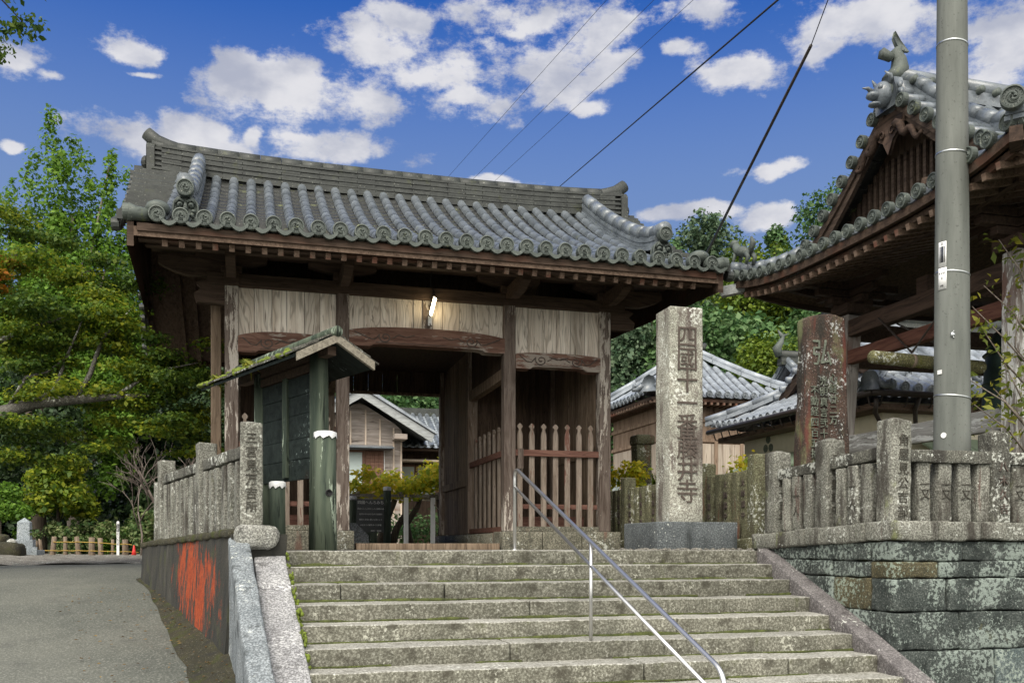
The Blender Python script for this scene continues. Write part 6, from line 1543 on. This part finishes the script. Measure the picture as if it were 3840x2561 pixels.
# maple in front: trunk beyond the left edge, layered sprays
mp = thing('maple_tree', seen(-9.6, 15.6, -.4), 'big maple with layered green and yellow sprays reaching over the road from the left', 'tree')
base = seen(-9.6, 15.6, -.4)
def ml(px, py, pz): return Vector((px, py, pz)) - base
def sp_(Xc, Yc, z): return seen(Xc, Yc, z) - base
lim = MB()
lim.tube([(0, 0, -.2), (.1, .1, 1.2), (.15, .2, 2.6), (.3, .3, 4.6), (.5, .2, 6.4)], [.34, .27, .24, .18, .08], 12)
lim.tube([(.1, .1, 1.1), sp_(-9.0, 15.7, 1.75), sp_(-8.55, 15.8, 2.32), sp_(-8.1, 15.9, 2.47), sp_(-7.45, 16, 2.55), sp_(-6.8, 16, 2.60), sp_(-6.2, 16, 2.62)], [.16, .14, .12, .095, .075, .055, .025], 10)
lim.tube([sp_(-7.45, 16, 2.55), sp_(-7.2, 16, 3.0), sp_(-7.0, 16, 3.6), sp_(-6.5, 16, 4.1)], [.05, .045, .03, .012], 7)
lim.tube([sp_(-8.1, 15.9, 2.47), sp_(-7.75, 15.9, 2.75), sp_(-7.6, 16, 3.3), sp_(-7.3, 16, 4.0)], [.045, .035, .025, .01], 7)
lim.tube([sp_(-6.8, 16, 2.60), sp_(-6.4, 16, 2.85), sp_(-5.9, 16.1, 3.1), sp_(-5.4, 16.1, 3.2)], [.04, .03, .02, .008], 7)
lim.tube([sp_(-8.55, 15.8, 2.3), sp_(-8.2, 15.8, 2.9), sp_(-7.9, 15.9, 3.0), sp_(-7.5, 15.9, 3.3)], [.04, .03, .02, .008], 7)
lim.tube([(.15, .2, 2.8), sp_(-8.8, 15.9, 3.5), sp_(-8.2, 16.3, 3.9), sp_(-7.6, 16.6, 4.2)], [.10, .06, .03, .01], 8)
lim.tube([(.3, .3, 4.6), sp_(-9.0, 16.2, 5.0), sp_(-8.6, 16.5, 5.2), sp_(-8.2, 16.6, 5.3)], [.07, .04, .02, .01], 8)
lim.build('trunk', 'bark_limb', mp, True)
sprays = []; g = random.Random(12)
for (X0, X1, z0, z1, n, r) in ((-9.4, -7.2, 4.6, 6.0, 16, .42), (-9.4, -6.4, 3.6, 4.9, 26, .46), (-9.2, -6.0, 2.9, 3.8, 26, .44), (-8.2, -5.4, 2.1, 3.1, 22, .42), (-6.6, -5.15, 2.6, 3.6, 14, .4), (-9.2, -7.0, 1.5, 2.2, 14, .42), (-7.5, -5.3, 1.6, 2.3, 12, .35)):
    for k in range(n): p = sp_(g.uniform(X0, X1), 16 + g.uniform(-.6, 1.2), g.uniform(z0, z1)); rr = r * g.uniform(.7, 1.3); sprays.append((p.x, p.y, p.z, rr, rr, rr * .3))
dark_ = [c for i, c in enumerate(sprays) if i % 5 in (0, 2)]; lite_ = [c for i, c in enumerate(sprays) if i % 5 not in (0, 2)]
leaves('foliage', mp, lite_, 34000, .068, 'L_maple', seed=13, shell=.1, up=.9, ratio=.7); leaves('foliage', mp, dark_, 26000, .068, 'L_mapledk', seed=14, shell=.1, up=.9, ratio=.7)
org = []
for k in range(9): p = sp_(g.uniform(-9.4, -8.35), 15.5 + g.uniform(-.3, .8), g.uniform(4.2, 5.1)); org.append((p.x, p.y, p.z, .26, .26, .08))
leaves('turning_foliage', mp, org, 1700, .085, 'L_orange', seed=15, shell=.1, up=.9, ratio=.7)
tb = thing('overhanging_branch', seen(-6.9, 11, 6.9), 'leafy dark branch hanging into the top left corner of the sky', 'branch')
q = MB()
for dx, dz in ((.9, -.1), (1.3, .1), (.75, -.75), (1.1, -.6)): q.tube([(0, 0, .4), (.5 * dx, 0, .2 + .4 * dz), (dx, 0, dz)], [.025, .015, .005], 6)
q.build('twigs', 'bark_dark', tb, True)
leaves('foliage', tb, [(.9, 0, -.15, .2), (1.25, 0, .05, .22), (1.0, .05, .15, .2), (.75, 0, -.72, .2), (1.0, 0, -.62, .2), (1.2, 0, -.58, .14), (.55, 0, -.8, .22), (.8, 0, -.92, .15), (1.5, 0, .12, .14), (.6, 0, -.45, .16)], 900, .075, 'L_mapledk', seed=16, shell=.1, droop=.5)
# trunks and crowns standing in front of the dark wood
TL = [(-16.0, 31.5, 6.2, 1.5, 'broad dark tree with ivy on its trunk behind the pale monument', 'L_dark', .32), (-14.6, 30.2, 3.3, .9, 'small bright-leaved tree between the monument and the dark wood', 'L_maple', .07), (-9.8, 33, 7.0, 1.6, 'slender dark tree in the middle of the wood behind the rope fence', 'L_dark', .14), (-7.9, 36, 9.5, 2.2, 'tall dark tree behind the bare tree, left of the gate', 'L_dark', .2)]
for k, (Xc, Yc, h, r, lab, lm, tr_) in enumerate(TL):
    cl_ = dome(r, h * .62, 26, r * .4, 40 + k, h * .40); tree('roadside_tree', seen(Xc, Yc, -.35), lab, cl_, 9000, .16, lm, h, tr_, 'bark_dark', 'trees beside the road', 40 + k, shell=.3)
bare = thing('bare_tree', seen(-9.35, 24.5, -.35), 'small leafless tree with pale branching twigs left of the gate', 'tree')
g = random.Random(77); bm_ = MB()
def grow(p, d, L, r, lv):
    q = p + d * L; mid = p + d * L * .5 + Vector((g.uniform(-1, 1), g.uniform(-1, 1), g.uniform(-.5, .5))) * L * .08
    bm_.tube([p, mid, q], [r, r * .85, r * .62], 5 if lv > 1 else 8)
    if lv >= 5: return
    for k in range(3 if lv < 4 else 2):
        nd = (d + Vector((g.uniform(-1, 1), g.uniform(-1, 1), g.uniform(-.35, .6))) * .85).normalized(); grow(p + d * L * g.uniform(.55, 1), nd, L * g.uniform(.62, .82), r * .55, lv + 1)
grow(Vector((.0, 0, 0)), Vector((.16, 0, 1)).normalized(), 1.25, .075, 0)
grow(Vector((-.35, .1, 0)), Vector((-.05, 0, 1)).normalized(), 1.3, .03, 1)
bm_.build('branches', 'twig', bare, True)
for k, (Xc, Yc, r, h, lab, lm) in enumerate(((-13.9, 29.6, .6, 1.25, 'leafy shrub with yellow edges right of the monument', 'L_shrub'), (-13.1, 30.2, .8, 1.15, 'dense pale-tipped shrub behind the second log stump', 'L_shrub'), (-12.6, 30.5, .7, 1.0, 'grassy green shrub behind the middle log stumps', 'L_ginkgo'),
        (-12.1, 30.4, .6, .95, 'low dark shrub left of the white stake', 'L_dark'), (-11.3, 29.3, .7, 1.35, 'cream flowered shrub right of the white stake', 'L_shrub'), (-10.1, 26.3, .45, 1.5, 'pale shrub at the foot of the bare tree', 'L_shrub'), (-15.6, 28.5, .7, 2.4, 'broad-leaved shrub behind the rocks at the left edge', 'L_ginkgo'))):
    t = thing('shrub', seen(Xc, Yc, -.3), lab, 'shrub', 'shrubs behind the roped fence')
    cl_ = [(g.uniform(-r, r), g.uniform(-.4, .4), h * g.uniform(.2, .85), r * .42) for q in range(12)]
    MB().tube([(0, 0, 0), (.05, 0, h * .6)], [.04, .015], 6).build('stem', 'bark_dark', t); leaves('foliage', t, cl_, 3800, .11, lm, seed=60 + k, shell=.3)
# hedges between the fence and the halls
for k, (Xc, Yc, r, h, lab, lm) in enumerate(((2.05, 17.2, .45, 1.55, 'yellow-green bush behind the mossy fence, right of the gate', 'L_vine'), (2.75, 18.0, .35, 1.5, 'small green bush between the square lantern post and the tall pillar', 'L_maple'), (4.6, 17.5, .65, 1.75, 'yellow flowered bush behind the mossy fence, right of the tall pillar', 'L_vine'))):
    p = seen(Xc, Yc, 0); t = thing('bush', p, lab, 'bush', 'bushes in front of the halls')
    cl_ = [(g.uniform(-r, r), g.uniform(-.3, .3), h * g.uniform(.3, .9), r * .5) for q in range(12)]
    MB().tube([(0, 0, 0), (.03, 0, h * .6)], [.03, .01], 6).build('stem', 'bark_dark', t); leaves('foliage', t, cl_, 2600, .095, lm, seed=80 + k, shell=.3)
# leafy sapling at the right edge
sp = thing('sapling', (8.15, 8.55, .2), 'leafy sapling with yellow-green leaves at the right edge in front of the bell tower post', 'sapling')
q = MB(); lc = []
g = random.Random(9)
for (x, z) in ((-.62, 2.45), (-.5, 2.2), (-.75, 1.75), (-.55, 1.45), (-.35, 1.15), (-.3, 2.75), (-.28, 3.2), (-.2, .95), (-.1, 1.9), (0.0, 2.4), (-.45, 1.05), (.1, 1.4), (.1, 3.2), (-.2, 1.6)):
    z0 = max(.2, z - .7); pts = [(.35 + g.uniform(-.05, .05), 0, z0), (.12 + x * .4, g.uniform(-.1, .1), z0 + (z - z0) * .55), (x, g.uniform(-.12, .12), z)]
    q.tube(pts, [.014, .009, .004], 5)
    for k in range(5): f = .35 + .16 * k; lc.append((pts[0][0] + (x - pts[0][0]) * f, g.uniform(-.1, .1), z0 + (z - z0) * f + .05, .10))
q.tube([(.35, 0, -.1), (.36, .02, 1.2), (.38, 0, 2.6), (.4, 0, 3.4)], [.035, .03, .02, .01], 7)
q.build('stems', 'bark', sp, True); leaves('foliage', sp, lc, 560, .095, 'L_fresh', seed=91, shell=.1, ratio=.42)
